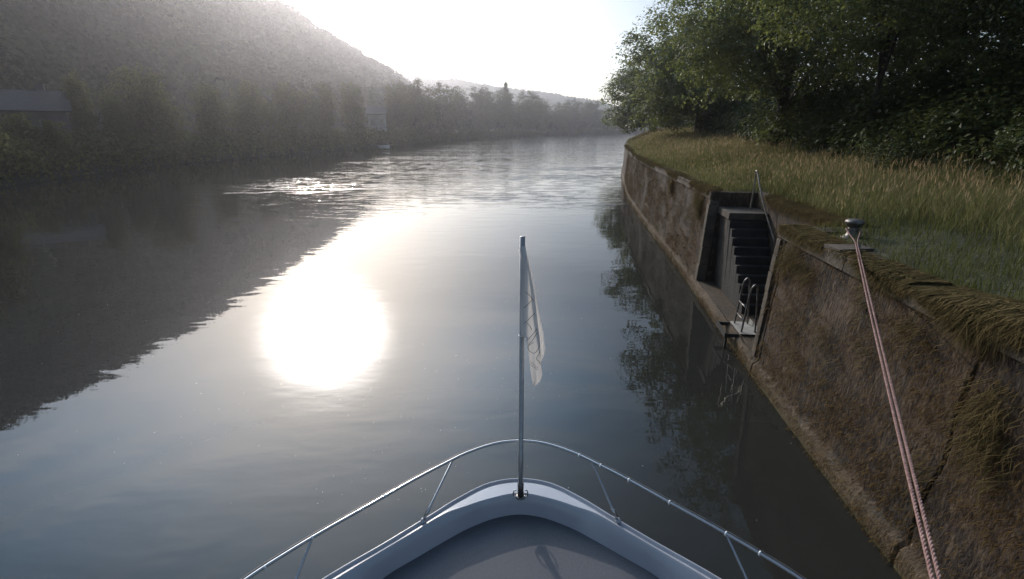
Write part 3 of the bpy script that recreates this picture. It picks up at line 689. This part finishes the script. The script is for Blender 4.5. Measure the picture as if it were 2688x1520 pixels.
front = [(0, -7, 7, 0.02, -0.03, -0.02), (14, -6, 9, -.03, -.035, -.03), (40, -3, 14, -.03, -.04, -.035), (110, -2, 29, -.03, -.05, -.04), (180, -3, 38, -.03, -.055, -.035), (228, -2, 44, -.03, -.055, -.03), (232, 12, 45, -.05, -.06, -.03), (300, 20, 50, -.05, -.065, -.03), (340, 25, 54, -.05, -.065, -.03), (356, 28, 50, -.05, -.06, -.04), (366, 30, 37, -.05, -.06, -.05)]
panel(front, 'cloth')
back = [(14, 0, 9, 0.0, .0, 0.0), (60, 10, 22, -.01, 0.0, .01), (160, 22, 41, -.01, 0.02, .03), (240, 34, 58, -.01, 0.03, .04), (276, 42, 62, 0.0, 0.03, .04), (292, 46, 60, 0.0, 0.03, .03), (312, 49, 52, 0.0, 0.02, .02)]
panel(back, 'cloth_fold', 8)
# grey lettering, drawn as thin printed strokes that follow the cloth
def depth_front(x, y):
    ys_ = [r_[0] for r_ in front]
    c = [float(np.interp(y, ys_, [r_[k] for r_ in front])) for k in range(1, 6)]
    u = min(1, max(0, (x - c[0]) / max(1e-3, c[1] - c[0])))
    return float(np.interp(u, [0, .5, 1], c[2:])) + 0.006 * math.sin(u * 7 + y * 0.02)
inkm = MB()
def stroke(pts, w=1.5):
    pp = smooth_path([(x, y, 0) for x, y in pts], 5) if len(pts) > 2 else [Vector((*pts[0], 0)).lerp(Vector((*pts[1], 0)), k / 8) for k in range(9)]
    P = [fl(p.x, p.y, depth_front(p.x, p.y) - 0.0035) for p in pp]
    inkm.tube(P, w * FR / 2, 5)
# coordinates: photo px relative to staff axis (1368) and flag top (655)
stroke([(8, 110), (20, 122), (28, 134)]); stroke([(24, 133), (4, 152)])
stroke([(32, 167), (20, 178), (6, 192)]); stroke([(12, 190), (20, 200), (25, 211)])
stroke([(38, 208), (24, 226), (9, 240)]); stroke([(39, 218), (26, 238), (16, 252), (18, 264), (30, 272), (42, 262), (46, 248)])
stroke([(16, 252), (30, 242)], 1.3)
stroke([(47, 272), (38, 286), (44, 296), (49, 308)])
for a in range(4): stroke([(22 + a * 5, 296 + a * 4), (27 + a * 5, 300 + a * 4), (23 + a * 5, 306 + a * 3), (29 + a * 4, 309 + a * 3)], 0.9)
inkm.build('lettering', m_ink, flag, smooth=True)
for yk in (14, 232):   # ties to the staff
    mb = MB(); c = ftop + Vector((0, 0, 0)); p = fl(0, yk, 0)
    mb.tube([p + Vector((0.021 * math.cos(a), 0.021 * math.sin(a), 0)) for a in [R(x) for x in range(0, 361, 24)]], 0.0035, 6)
    mb.build('tie', m_white, flag, smooth=True)

# ---------------------------------------------------------------- foliage builders
def leaf_quads(C, Nn, sz, asp=0.62):
    n = len(C)
    Nn = Nn / np.linalg.norm(Nn, axis=1)[:, None]
    a = np.cross(Nn, rng.normal(size=(n, 3))); a /= np.linalg.norm(a, axis=1)[:, None]
    b_ = np.cross(Nn, a)
    sz = np.broadcast_to(sz, (n,))[:, None]
    v = np.stack([C - a * sz * .5, C + b_ * sz * asp * .5 + Nn * sz * .07, C + a * sz * .5, C - b_ * sz * asp * .5 + Nn * sz * .07], 1).reshape(-1, 3)
    return v, np.arange(n * 4).reshape(n, 4)
def crown_points(ells, ncl, nleaf, clr, fill=0.45):
    """clump centres inside a union of ellipsoids, then leaves round each clump"""
    vol = np.array([e[3] * e[4] * e[5] for e in ells]) ** (2 / 3)
    k = rng.choice(len(ells), ncl, p=vol / vol.sum()); E_ = np.array(ells)[k]
    u = rng.normal(size=(ncl, 3)); u /= np.linalg.norm(u, axis=1)[:, None]
    r_ = rng.uniform(0, 1, ncl) ** fill
    C = E_[:, :3] + u * E_[:, 3:] * r_[:, None]
    cr = clr * rng.uniform(0.5, 1.3, ncl)
    nl = rng.poisson(nleaf, ncl)
    ci = np.repeat(np.arange(ncl), nl)
    g = rng.normal(size=(len(ci), 3)); g /= np.linalg.norm(g, axis=1)[:, None]
    rad = rng.uniform(0, 1, len(ci)) ** 0.4
    P = C[ci] + g * (cr[ci] * rad)[:, None] * np.array([1, 1, 0.62])
    P[:, 2] -= 0.12 * cr[ci] * rad ** 2
    Nn = g * 0.5 + u[ci] * 0.4 + np.array([0, 0, 0.9]) + rng.normal(size=g.shape) * 0.45
    return C, P, Nn
def limbs(base, C, h0, h1, r0, nl=9, rb=0.02, bend=0.15):
    """trunk from base up, limbs towards groups of clumps, a twig to many clumps"""
    tm, bmx = MB(), MB()
    base = Vector(base); topz = h1
    lean = Vector((random.uniform(-bend, bend), random.uniform(-bend, bend), 0))
    tp = [base + Vector((0, 0, -0.3)), base + lean * .2 + Vector((0, 0, (topz) * .3)), base + lean * .6 + Vector((0, 0, topz * .65)), base + lean + Vector((0, 0, topz))]
    tp = smooth_path(tp, 5); n = len(tp)
    tm.tube(tp, [r0 * (1.25 if i == 0 else 1.0 - 0.75 * i / (n - 1)) for i in range(n)], 12)
    cs = C[rng.permutation(len(C))]
    seeds = cs[:nl]
    for s_ in seeds:
        hz = random.uniform(h0, h1 * 0.8); f = hz / h1
        st_ = base + lean * f + Vector((0, 0, hz)); en = Vector(s_)
        md = st_.lerp(en, 0.5) + Vector((0, 0, 0.10 * (en - st_).length))
        pth = smooth_path([st_, md, en], 5)
        bmx.tube(pth, [max(rb, r0 * 0.42 * (1 - i / (len(pth) - 1)) + rb * .6) for i in range(len(pth))], 6)
        dd = np.linalg.norm(cs - s_, axis=1)
        for c in cs[np.argsort(dd)[1:8]]:
            a = pth[random.randint(3, 8)]; cv = Vector(c)
            bmx.tube(smooth_path([a, a.lerp(cv, .5) + Vector((0, 0, .15)), cv], 2), [rb, rb * .8, rb * .6, rb * .4, rb * .3][:5], 4)
    return tm, bmx
def make_tree(name, loc, ells, ncl, nleaf, clr, leaf, tr_r, h0, h1, mat, label=None, group=None, nl=9, fill=0.45, rb=0.02):
    root = empty(name, loc, 0, label, 'tree', group)
    C, P, Nn = crown_points(ells, ncl, nleaf, clr, fill)
    v, q_ = leaf_quads(P, Nn, leaf * rng.uniform(0.6, 1.25, len(P)))
    mesh_np('crown', v, quads=q_, mats=[mat], parent=root, smooth=False)
    tm, bmx = limbs((0, 0, 0), C, h0, h1, tr_r, nl, rb)
    tm.build('trunk', m_bark, root, smooth=True); bmx.build('branches', m_bark, root, smooth=True)
    return root
def ground_at(x, y):
    yy_ = y; d = (x - float(wx(y))) / 1.02
    return float(gz(yy_, d))

# ---------------------------------------------------------------- trees on the quay, right
def qtree(x, y, **k):
    return make_tree('broadleaf_tree', (x, y, ground_at(x, y) - 0.05), **k)
qtree(23.5, 75, ells=[(0, 0, 6.2, 9.5, 8, 4.6), (-5.5, -3, 5.0, 5.5, 5, 3.2), (3, 3, 7.0, 7, 6, 4), (-3, -5, 3.0, 7, 5, 2.6), (-4.5, -2, 2.0, 6.5, 5, 1.9), (-5, -5, 6.5, 5, 4.5, 3.0)], ncl=860, nleaf=54, clr=1.15, leaf=0.36, tr_r=0.30, h0=1.6, h1=8, mat=m_leaf_near,
      label='farthest tree on the quay, its pointed leafy edge reaching out over the river bend')
qtree(17.2, 47, ells=[(0, 0, 6.0, 6.5, 6.5, 4.6), (-3, -2, 4.6, 4.5, 4.5, 3.0), (2.5, 0, 8.0, 5, 5, 3.2), (-3.7, 0, 7.2, 4.0, 4.5, 3.2), (-2.2, -1, 2.4, 5.0, 4.5, 1.9)], ncl=760, nleaf=56, clr=0.9, leaf=0.26, tr_r=0.22, h0=1.6, h1=8, mat=m_leaf_near,
      label='rounded green tree on the quay between the river bend and the thick dark trunk')
qtree(14.6, 27.5, ells=[(-0.8, 0, 6.8, 6.6, 6.0, 4.2), (-3.8, -1.0, 5.2, 4.0, 4.2, 3.0), (1.5, 1, 9.0, 4.5, 5, 3.0), (-1, -1.5, 4.4, 5.2, 4.2, 1.8), (-3.6, -1.0, 7.6, 3.4, 3.8, 2.4)], ncl=860, nleaf=66, clr=0.72, leaf=0.17, tr_r=0.34, h0=1.7, h1=8.5, mat=m_leaf_near,
      label='spreading tree with the thickest dark trunk, standing behind the steps', nl=16, rb=0.035)
qtree(12.9, 18.2, ells=[(-0.2, 0, 7.2, 5.0, 5.0, 3.9), (-3.4, -.6, 5.8, 3.2, 3.4, 2.2), (1.5, 0, 5.0, 3.2, 3.6, 2.4), (-.3, -.8, 4.6, 3.6, 3, 1.6)], ncl=640, nleaf=74, clr=0.6, leaf=0.125, tr_r=0.12, h0=2.2, h1=8.5, mat=m_leaf_near,
      label='slender trunked tree on the quay behind the bollard, right of the thick trunk', nl=14)
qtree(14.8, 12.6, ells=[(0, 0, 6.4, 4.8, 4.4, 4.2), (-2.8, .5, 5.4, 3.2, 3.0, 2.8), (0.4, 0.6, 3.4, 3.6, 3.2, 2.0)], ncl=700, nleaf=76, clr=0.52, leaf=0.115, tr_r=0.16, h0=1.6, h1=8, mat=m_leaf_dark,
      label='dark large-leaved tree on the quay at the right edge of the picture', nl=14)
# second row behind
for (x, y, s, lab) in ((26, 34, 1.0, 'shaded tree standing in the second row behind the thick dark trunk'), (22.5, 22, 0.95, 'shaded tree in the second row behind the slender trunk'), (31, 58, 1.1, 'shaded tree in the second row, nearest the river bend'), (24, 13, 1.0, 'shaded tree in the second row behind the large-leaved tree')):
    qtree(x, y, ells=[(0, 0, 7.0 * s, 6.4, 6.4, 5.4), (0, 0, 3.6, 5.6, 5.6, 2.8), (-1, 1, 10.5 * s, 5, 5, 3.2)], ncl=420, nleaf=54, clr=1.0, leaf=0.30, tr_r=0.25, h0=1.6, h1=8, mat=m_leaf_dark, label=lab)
# leafy bushes at the edge of the meadow
def bush(name, x, y, ells, ncl, nleaf, clr, leaf, mat, label):
    root = empty(name, (x, y, ground_at(x, y)), 0, label, 'bush')
    C, P, Nn = crown_points(ells, ncl, nleaf, clr, 0.5); P[:, 2] = np.maximum(P[:, 2], 0.02)
    v, q_ = leaf_quads(P, Nn, leaf * rng.uniform(0.6, 1.25, len(P)))
    mesh_np('foliage', v, quads=q_, mats=[mat], parent=root, smooth=False)
    bm_ = MB()
    for c in C[:26]:
        bm_.tube(smooth_path([(c[0] * .15, c[1] * .15, -0.1), (c[0] * .5, c[1] * .5, c[2] * .6), tuple(c)], 3), 0.012, 5)
    bm_.build('stems', m_bark, root, smooth=True)
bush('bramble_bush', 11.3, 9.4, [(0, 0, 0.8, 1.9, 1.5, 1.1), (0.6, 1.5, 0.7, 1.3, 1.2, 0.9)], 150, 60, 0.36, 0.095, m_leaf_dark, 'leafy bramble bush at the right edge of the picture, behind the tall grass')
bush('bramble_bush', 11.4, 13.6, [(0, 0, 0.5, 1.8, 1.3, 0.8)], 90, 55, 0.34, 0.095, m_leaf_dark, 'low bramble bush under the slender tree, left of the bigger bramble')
bush('nettle_clump', 13.6, 25.6, [(0, 0, 0.55, 1.2, 1.0, 0.8)], 60, 50, 0.3, 0.12, m_leaf_near, 'low green nettle clump at the foot of the thick dark trunk')
# dark undergrowth that closes the gap under the trees
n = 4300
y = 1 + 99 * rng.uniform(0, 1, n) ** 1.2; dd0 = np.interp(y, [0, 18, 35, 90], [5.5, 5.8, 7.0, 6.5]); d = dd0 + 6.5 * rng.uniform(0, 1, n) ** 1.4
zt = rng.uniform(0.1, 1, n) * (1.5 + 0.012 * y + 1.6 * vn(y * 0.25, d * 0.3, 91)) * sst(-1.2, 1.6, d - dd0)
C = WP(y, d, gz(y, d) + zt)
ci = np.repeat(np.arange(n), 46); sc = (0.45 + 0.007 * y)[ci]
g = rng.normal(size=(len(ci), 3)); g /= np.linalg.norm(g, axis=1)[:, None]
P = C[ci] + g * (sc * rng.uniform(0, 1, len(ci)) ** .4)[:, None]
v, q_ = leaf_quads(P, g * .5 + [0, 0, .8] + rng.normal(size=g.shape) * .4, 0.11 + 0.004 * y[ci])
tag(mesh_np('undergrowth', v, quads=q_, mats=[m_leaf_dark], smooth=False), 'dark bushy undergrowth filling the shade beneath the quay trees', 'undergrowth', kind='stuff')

# ---------------------------------------------------------------- far bank, wooded hill
BK = np.array([(-34, -60), (-36, -30), (-38, 0), (-41, 39), (-44.5, 58), (-42.5, 75), (-39, 95), (-32.5, 125), (-27, 170), (-20, 220), (8, 282), (41, 350), (110, 430), (250, 500), (600, 560)], float)
BAZ = np.degrees(np.arctan2(BK[:, 0], BK[:, 1])); BD = np.hypot(BK[:, 0], BK[:, 1])
def bd(az): return np.interp(az, BAZ, BD)
RAZ = np.array([-120, -75, -62, -50.6, -44, -39, -34, -30, -26, -23, -19.4, -16, -13.4, -12, -10.8, -9.5, -8, 60])
REL = np.array([20, 22, 21, 19.7, 18.5, 16.9, 15.3, 13.5, 11.6, 10.3, 8.3, 6.7, 5.4, 4.5, 3.4, 1.6, 0.0, 0.0])
RDD = np.array([170, 180, 190, 205, 220, 235, 255, 280, 310, 340, 400, 460, 510, 530, 550, 570, 600, 600.])
def terr(az, dist):
    b0 = bd(az); rd = np.maximum(np.interp(az, RAZ, RDD), b0 + 90); el = np.interp(az, RAZ, REL)
    rh = np.maximum(0, rd * np.tan(np.radians(el)) + 3.0 - 9.0 * (el > 0.5))
    tt = np.clip((dist - b0 - 45) / (rd - b0 - 45), 0, 1)
    z = 1.6 * sst(-0.5, 4, dist - b0) - 0.5 * (dist < b0 - 0.2) + rh * (0.35 * tt + 0.65 * tt * tt * (3 - 2 * tt))
    return z + 4 * tt * fbm(az * 0.25, dist * 0.02, 71) * (rh > 8)
az = np.concatenate([np.arange(-118, 45, 0.75)]); uu = np.concatenate([[-1.5, 0, 1, 2.5, 4, 8, 14], np.linspace(20, 640, 70), [900, 1500, 2400]])
A_, U_ = np.meshgrid(az, uu, indexing='ij'); DD = bd(A_) + U_
ZZ = terr(A_, DD); ZZ[:, 0] = -0.8
V = np.stack([DD * np.sin(np.radians(A_)), DD * np.cos(np.radians(A_)), ZZ], -1)
ni, nj = A_.shape; idx = np.arange(ni * nj).reshape(ni, nj)
q_ = np.stack([idx[:-1, :-1], idx[:-1, 1:], idx[1:, 1:], idx[1:, :-1]], -1).reshape(-1, 4)
tag(mesh_np('hill', V, quads=q_, mats=[m_hillground]), kind='structure')
# hillside forest: crowns of leaf clusters
def forest(name, az, dist, hgt, rad, nleaf, lsz, label, mat):
    n = len(az); z = terr(az, dist)
    C = np.stack([dist * np.sin(np.radians(az)), dist * np.cos(np.radians(az)), z + hgt - rad * 0.9], -1)
    ci = np.repeat(np.arange(n), nleaf); u = rng.normal(size=(len(ci), 3)); u /= np.linalg.norm(u, axis=1)[:, None]
    low = u[:, 2] < -0.3; u[low, 2] *= -1
    lob = 1 + 0.22 * np.sin(u[:, 0] * 5 + ci) * np.sin(u[:, 1] * 6 + ci * 1.7)
    P = C[ci] + u * (rad[ci] * lob * rng.uniform(0.7, 1.02, len(ci)))[:, None] * np.array([1, 1, 0.95])
    v, q2 = leaf_quads(P, u + rng.normal(size=u.shape) * .22, lsz * (dist[ci] / 200) ** .5 * rng.uniform(.6, 1.3, len(ci)), 0.8)
    return tag(mesh_np(name, v, quads=q2, mats=[mat], smooth=False), label, 'forest', kind='stuff')
n = 2900
a_ = rng.uniform(-66, -9.2, n); b0 = bd(a_); rd = np.interp(a_, RAZ, RDD)
u_ = rng.uniform(0.03, 1.06, n) ** 0.8
ds = b0 + 45 + (rd - b0 - 45) * u_
rad = rng.uniform(4.5, 8.5, n)
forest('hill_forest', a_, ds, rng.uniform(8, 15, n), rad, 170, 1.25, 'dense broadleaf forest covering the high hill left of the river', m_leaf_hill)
# bank shrubs
n = 1500
a_ = np.concatenate([rng.uniform(-75, -10, 1000), rng.uniform(-12, 30, 500)]); ds = bd(a_) + rng.uniform(-0.3, 7, n)
forest('bank_shrubs', a_, ds, rng.uniform(1.0, 3.2, n), rng.uniform(1.3, 2.6, n) * (1 + (a_ > -12) * .5), 60, 0.62, 'low shrubs and reeds lining the far river bank down to the water', m_leaf_far)
n = 1500
a_ = rng.uniform(-12, 32, n); ds = bd(a_) + rng.uniform(12, 110, n)
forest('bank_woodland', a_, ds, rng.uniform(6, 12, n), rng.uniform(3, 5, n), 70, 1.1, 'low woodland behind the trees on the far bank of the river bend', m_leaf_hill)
# distant hill
fa = np.radians(np.array([-34, -22, -12.1, -6, -2, 2, 6.3, 8.5, 10.8, 14, 20, 34, 50])); fe = np.array([5.6, 5.6, 5.35, 4.9, 4.4, 3.95, 3.25, 2.95, 2.35, 1.6, 1.0, .7, .6])
aa = np.linspace(fa[0], fa[-1], 760); rr_ = np.linspace(0, 1, 60)
A_, Rr = np.meshgrid(aa, rr_, indexing='ij'); dist = 620 + 330 * Rr
hgt = (950 * np.tan(np.radians(np.interp(A_, fa, fe))) + 4.5) * (Rr ** 0.8)
hgt = hgt + (rng.uniform(-1, 1, A_.shape) * 2.2 + 7 * fbm(A_ * 40, Rr * 8, 3)) * sst(0, .1, Rr)
V = np.stack([dist * np.sin(A_), dist * np.cos(A_), hgt], -1); ni, nj = A_.shape; idx = np.arange(ni * nj).reshape(ni, nj)
q_ = np.stack([idx[:-1, :-1], idx[:-1, 1:], idx[1:, 1:], idx[1:, :-1]], -1).reshape(-1, 4)
m_farhill = pbr('distant_woods', (0.03, 0.045, 0.02), (0.075, 0.085, 0.035), 0.03, 0.95, detail=8)
tag(mesh_np('distant_hill', V, quads=q_, mats=[m_farhill], smooth=False), kind='structure')

# bank trees, each its own
protos = []
def proto(kind):
    C_ = {'dome': [(0, 0, .62, .50, .50, .36), (-.2, 0, .42, .36, .36, .30), (.2, .1, .40, .36, .34, .28)],
          'tall': [(0, 0, .60, .30, .30, .40), (.05, 0, .35, .28, .28, .25)],
          'twin': [(-.2, 0, .60, .28, .30, .36), (.22, .05, .52, .28, .3, .34), (0, 0, .3, .4, .35, .22)],
          'cone': [(0, 0, .25, .24, .24, .2), (0, 0, .5, .17, .17, .25), (0, 0, .75, .09, .09, .24)],
          'broad': [(-.25, 0, .55, .34, .34, .30), (.25, 0, .58, .34, .34, .34), (0, 0, .68, .3, .3, .30), (0, 0, .35, .5, .4, .26)]}[kind]
    C, P, Nn = crown_points(C_, 300, 50, 0.115, 0.5)
    v, q2 = leaf_quads(P, Nn, 0.032 * rng.uniform(.6, 1.3, len(P)), .75)
    cr = mesh_np('crown', v, quads=q2, mats=[m_leaf_far], smooth=False)
    tm, bx_ = limbs((0, 0, 0), C, .12, .6, .028, 7, 0.004, 0.02)
    tr2 = tm.build('trunk', m_bark, smooth=True)
    COL.objects.unlink(cr); COL.objects.unlink(tr2)
    return cr, tr2
PR = {k: proto(k) for k in ('dome', 'tall', 'twin', 'cone', 'broad')}
used = set()
def bank_tree(azd, topel, kind, wdt, off, label, rz=None):
    dist = float(bd(azd)) + off; a = R(azd); x, y = dist * math.sin(a), dist * math.cos(a)
    z0 = float(terr(np.array(azd), np.array(dist))) - 0.1; h = CAM_H + dist * math.tan(R(topel)) - z0
    root = empty('bank_tree', (x, y, z0), random.uniform(0, 6.28) if rz is None else rz, label, 'tree', 'trees along the far bank')
    wdt *= 0.62 if azd < -15 else 0.95; root.scale = (wdt, wdt, h)
    for src in PR[kind]:
        c = src if (kind, src.name) not in used else src.copy()
        used.add((kind, src.name)); COL.objects.link(c); c.parent = root
for a in (
    (-55.5, 8.0, 'broad', 15, 6, 'tall dark tree on the far bank beyond the left edge of the picture'),
    (-49.6, 6.4, 'dome', 12, 4, 'leafy tree cut by the left edge of the picture, left of the grey house'),
    (-43.6, 1.4, 'twin', 8, 4, 'low bushy tree in front of the grey house on the far bank'),
    (-40.3, 4.5, 'tall', 7, 7, 'narrow tree just right of the grey house on the far bank'),
    (-38.2, 3.6, 'twin', 6, 5, 'small twin-topped tree between the narrow tree and the big dome'),
    (-35.9, 5.3, 'dome', 12.5, 6, 'big dome-shaped tree on the far bank, right of the grey house'),
    (-30.6, 4.3, 'broad', 11, 7, 'wide low tree just right of the big dome on the far bank'),
    (-27.3, 4.5, 'dome', 9.5, 8, 'second wide tree right of the big dome, under the hill slope'),
    (-24.0, 4.6, 'broad', 11, 8, 'broad tree on the far bank above the upper patch of sun glints'),
    (-20.8, 4.8, 'twin', 12, 8, 'twin-topped tree on the far bank, right above the sun glints'),
    (-17.6, 4.7, 'dome', 11, 8, 'round tree just left of the pale house on the far bank'),
    (-12.7, 4.9, 'dome', 10, 9, 'round tree just right of the pale house on the far bank'),
    (-10.6, 5.2, 'broad', 14, 10, 'tallest broad tree where the high hill meets the distant hill'),
    (-8.1, 4.7, 'dome', 14, 10, 'rounded tree right of the tallest broad tree on the far bank'),
    (-6.0, 4.6, 'twin', 16, 9, 'twin-topped tree near the middle of the far bank treeline'),
    (-3.6, 4.5, 'broad', 20, 8, 'broad tree straight above the flagstaff, left of the conifer'),
    (-0.7, 5.0, 'cone', 14, 22, 'pointed conifer standing above the treeline near the flagstaff'),
    (-0.9, 4.2, 'broad', 22, 8, 'broad tree in front of the pointed conifer'),
    (1.6, 3.9, 'dome', 20, 8, 'round tree just right of the pointed conifer'),
    (3.4, 3.3, 'twin', 20, 9, 'second tree right of the conifer, where the treeline steps down'),
    (5.2, 2.7, 'dome', 18, 8, 'low tree in the dip of the treeline at the river bend'),
    (6.7, 3.05, 'dome', 20, 9, 'round knoll-like tree at the river bend, left of the last gap'),
    (8.9, 3.0, 'broad', 26, 9, 'broad tree at the river bend beside the quay tree foliage'),
    (11.2, 2.2, 'dome', 26, 9, 'last far tree, partly behind the leafy edge of the quay trees'),
): bank_tree(*a)

# ---------------------------------------------------------------- houses on the far bank
def house(name, azd, off, w, dpt, h, rh, wall, label, rz, chimney=True, wmat=None):
    wmat = wmat or m_wframe
    dist = float(bd(azd)) + off; a = R(azd)
    x, y = dist * math.sin(a), dist * math.cos(a); z0 = float(terr(np.array(azd), np.array(dist))) - 0.2
    r_ = empty(name, (x, y, z0), rz, label, 'house')
    mb = MB(); mb.box((0, 0, h / 2), (w, dpt, h)); mb.add([(-w / 2, -dpt / 2, h), (-w / 2, dpt / 2, h), (-w / 2, 0, h + rh - .05), (w / 2, -dpt / 2, h), (w / 2, dpt / 2, h), (w / 2, 0, h + rh - .05)], [(0, 1, 2), (3, 5, 4)])
    mb.build('wall', wall, r_)
    mb = MB(); e = 0.5
    sl_ = math.atan2(rh, dpt / 2); L = (dpt / 2 + e) / math.cos(sl_)
    for s in (-1, 1): mb.box((0, s * (dpt / 4 + e / 2), h + rh / 2 - e * math.tan(sl_) / 2 + .12), (w + 2 * e, L, 0.16), rx=-s * sl_)
    rf = mb.build('roof', m_roof, r_)
    if chimney: mb = MB(); mb.box((w * .22, .6, h + rh + .1), (0.7, 0.6, 1.4)); mb.box((w * .22, .6, h + rh + .85), (0.85, 0.75, 0.1)); mb.build('chimney', wall, rf)
    nw = max(2, int(w / 2.8))
    for k in range(nw):
        for zz in ([1.0, 3.7] if h > 5 else [1.0]):
            cx = -w / 2 + w * (k + .5) / nw
            mb = MB()
            for (dx, dz, sx, sz_) in ((-.5, 0, .1, 1.5), (.5, 0, .1, 1.5), (0, .72, 1.1, .1), (0, -.72, 1.1, .1), (0, 0, .06, 1.4)): mb.box((cx + dx, -dpt / 2 - .02, zz + .7 + dz), (sx, .1, sz_))
            wf = mb.build('window', wmat, r_)
            mb = MB(); mb.box((cx, -dpt / 2 - .003, zz + .7), (.92, .02, 1.36)); mb.build('pane', m_glass, wf)
    return r_
hs = house('house', -43.6, 14, 6.5, 6, 4.9, 1.8, m_render_d, 'grey house with a dark gable roof between the trees on the far bank', R(38))
# pale rod on the roof and porch posts of the grey house
mb = MB(); mb.tube([(-2.0, -1.5, 6.9), (-1.3, -1.5, 9.0)], 0.07, 8); mb.build('roof_rod', m_conc, hs)
mb = MB()
mb.box((-2.6, -5.6, 1.9), (.14, .14, 3.8)); mb.box((1.2, -5.6, 1.9), (.14, .14, 3.8)); mb.box((-0.7, -5.6, 2.7), (4.6, .12, .12)); mb.box((-0.7, -5.6, 1.2), (4.6, .08, .08))
mb.build('balcony_frame', m_galv, hs)
house('tall_pale_house', -14.9, 10, 4.2, 6, 6.5, 1.6, m_render_w, 'narrow pale house glimpsed between two round trees on the far bank', R(12), chimney=False)
# moored skiff catching the light at the far bank
a = R(-14.5); dd_ = float(bd(-14.5)) - 1.8
sk = empty('skiff', (dd_ * math.sin(a), dd_ * math.cos(a), -0.05), R(4), 'tiny white skiff moored at the far bank below the pale house', 'boat')
mb = MB(); P = []
for k in range(13):
    u = k / 12; hw = 0.45 * math.sin(math.pi * min(1, u * 0.9 + .12)) ** .6; x = -1.5 + 3.0 * u
    P += [(x, -hw, .34 + .1 * u * u), (x, -hw * .7, 0), (x, hw * .7, 0), (x, hw, .34 + .1 * u * u)]
mb.add(P, [(k * 4 + j, k * 4 + 4 + j, k * 4 + 5 + j, k * 4 + j + 1) for k in range(12) for j in range(3)])
h_ = mb.build('hull', m_white, sk, smooth=True); h_.modifiers.new('t', 'SOLIDIFY').thickness = .04
mb = MB()
for x in (-.7, .35):
    mb = MB(); mb.box((x, 0, .30), (.2, .7, .05)); mb.build('thwart', m_bark, sk)

# floating specks on the water (pollen, bits of foam)
n = 420
r_ = rng.uniform(0, 1, n); px = rng.normal(-0.25, 0.42, n); dep = rng.uniform(4.5, 16, n)
fx, fy = px * dep, dep
sz_ = rng.uniform(0.004, 0.014, n)
C = np.stack([fx, fy, np.full(n, 0.004)], -1)
v, q_ = leaf_quads(C, np.tile([0, 0, 1.0], (n, 1)) + rng.normal(size=(n, 3)) * .15, sz_, 0.8)
v[:, 2] = np.maximum(v[:, 2], 0.002)
tag(mesh_np('foam_specks', v, quads=q_, mats=[m_white], smooth=False), 'tiny pale specks of foam drifting on the calm water', 'foam', kind='stuff')

# ---------------------------------------------------------------- haze
m_haze = bpy.data.materials.new('glare_haze'); m_haze.use_nodes = True; t = m_haze.node_tree; t.nodes.clear()
pv = N(t, 'ShaderNodeVolumePrincipled'); pv.inputs['Color'].default_value = (0.92, 0.92, 1.0, 1)
pv.inputs['Density'].default_value = 0.0007; pv.inputs['Anisotropy'].default_value = 0.81  # haze volume added to stand in for the veiling lens glare
o_ = N(t, 'ShaderNodeOutputMaterial'); t.links.new(pv.outputs[0], o_.inputs['Volume'])
mb = MB(); mb.box((100, 1150, 51.5), (5400, 4900, 105))
tag(mb.build('haze', m_haze), 'pale haze over the river valley, added in place of lens glare', 'haze', kind='stuff')
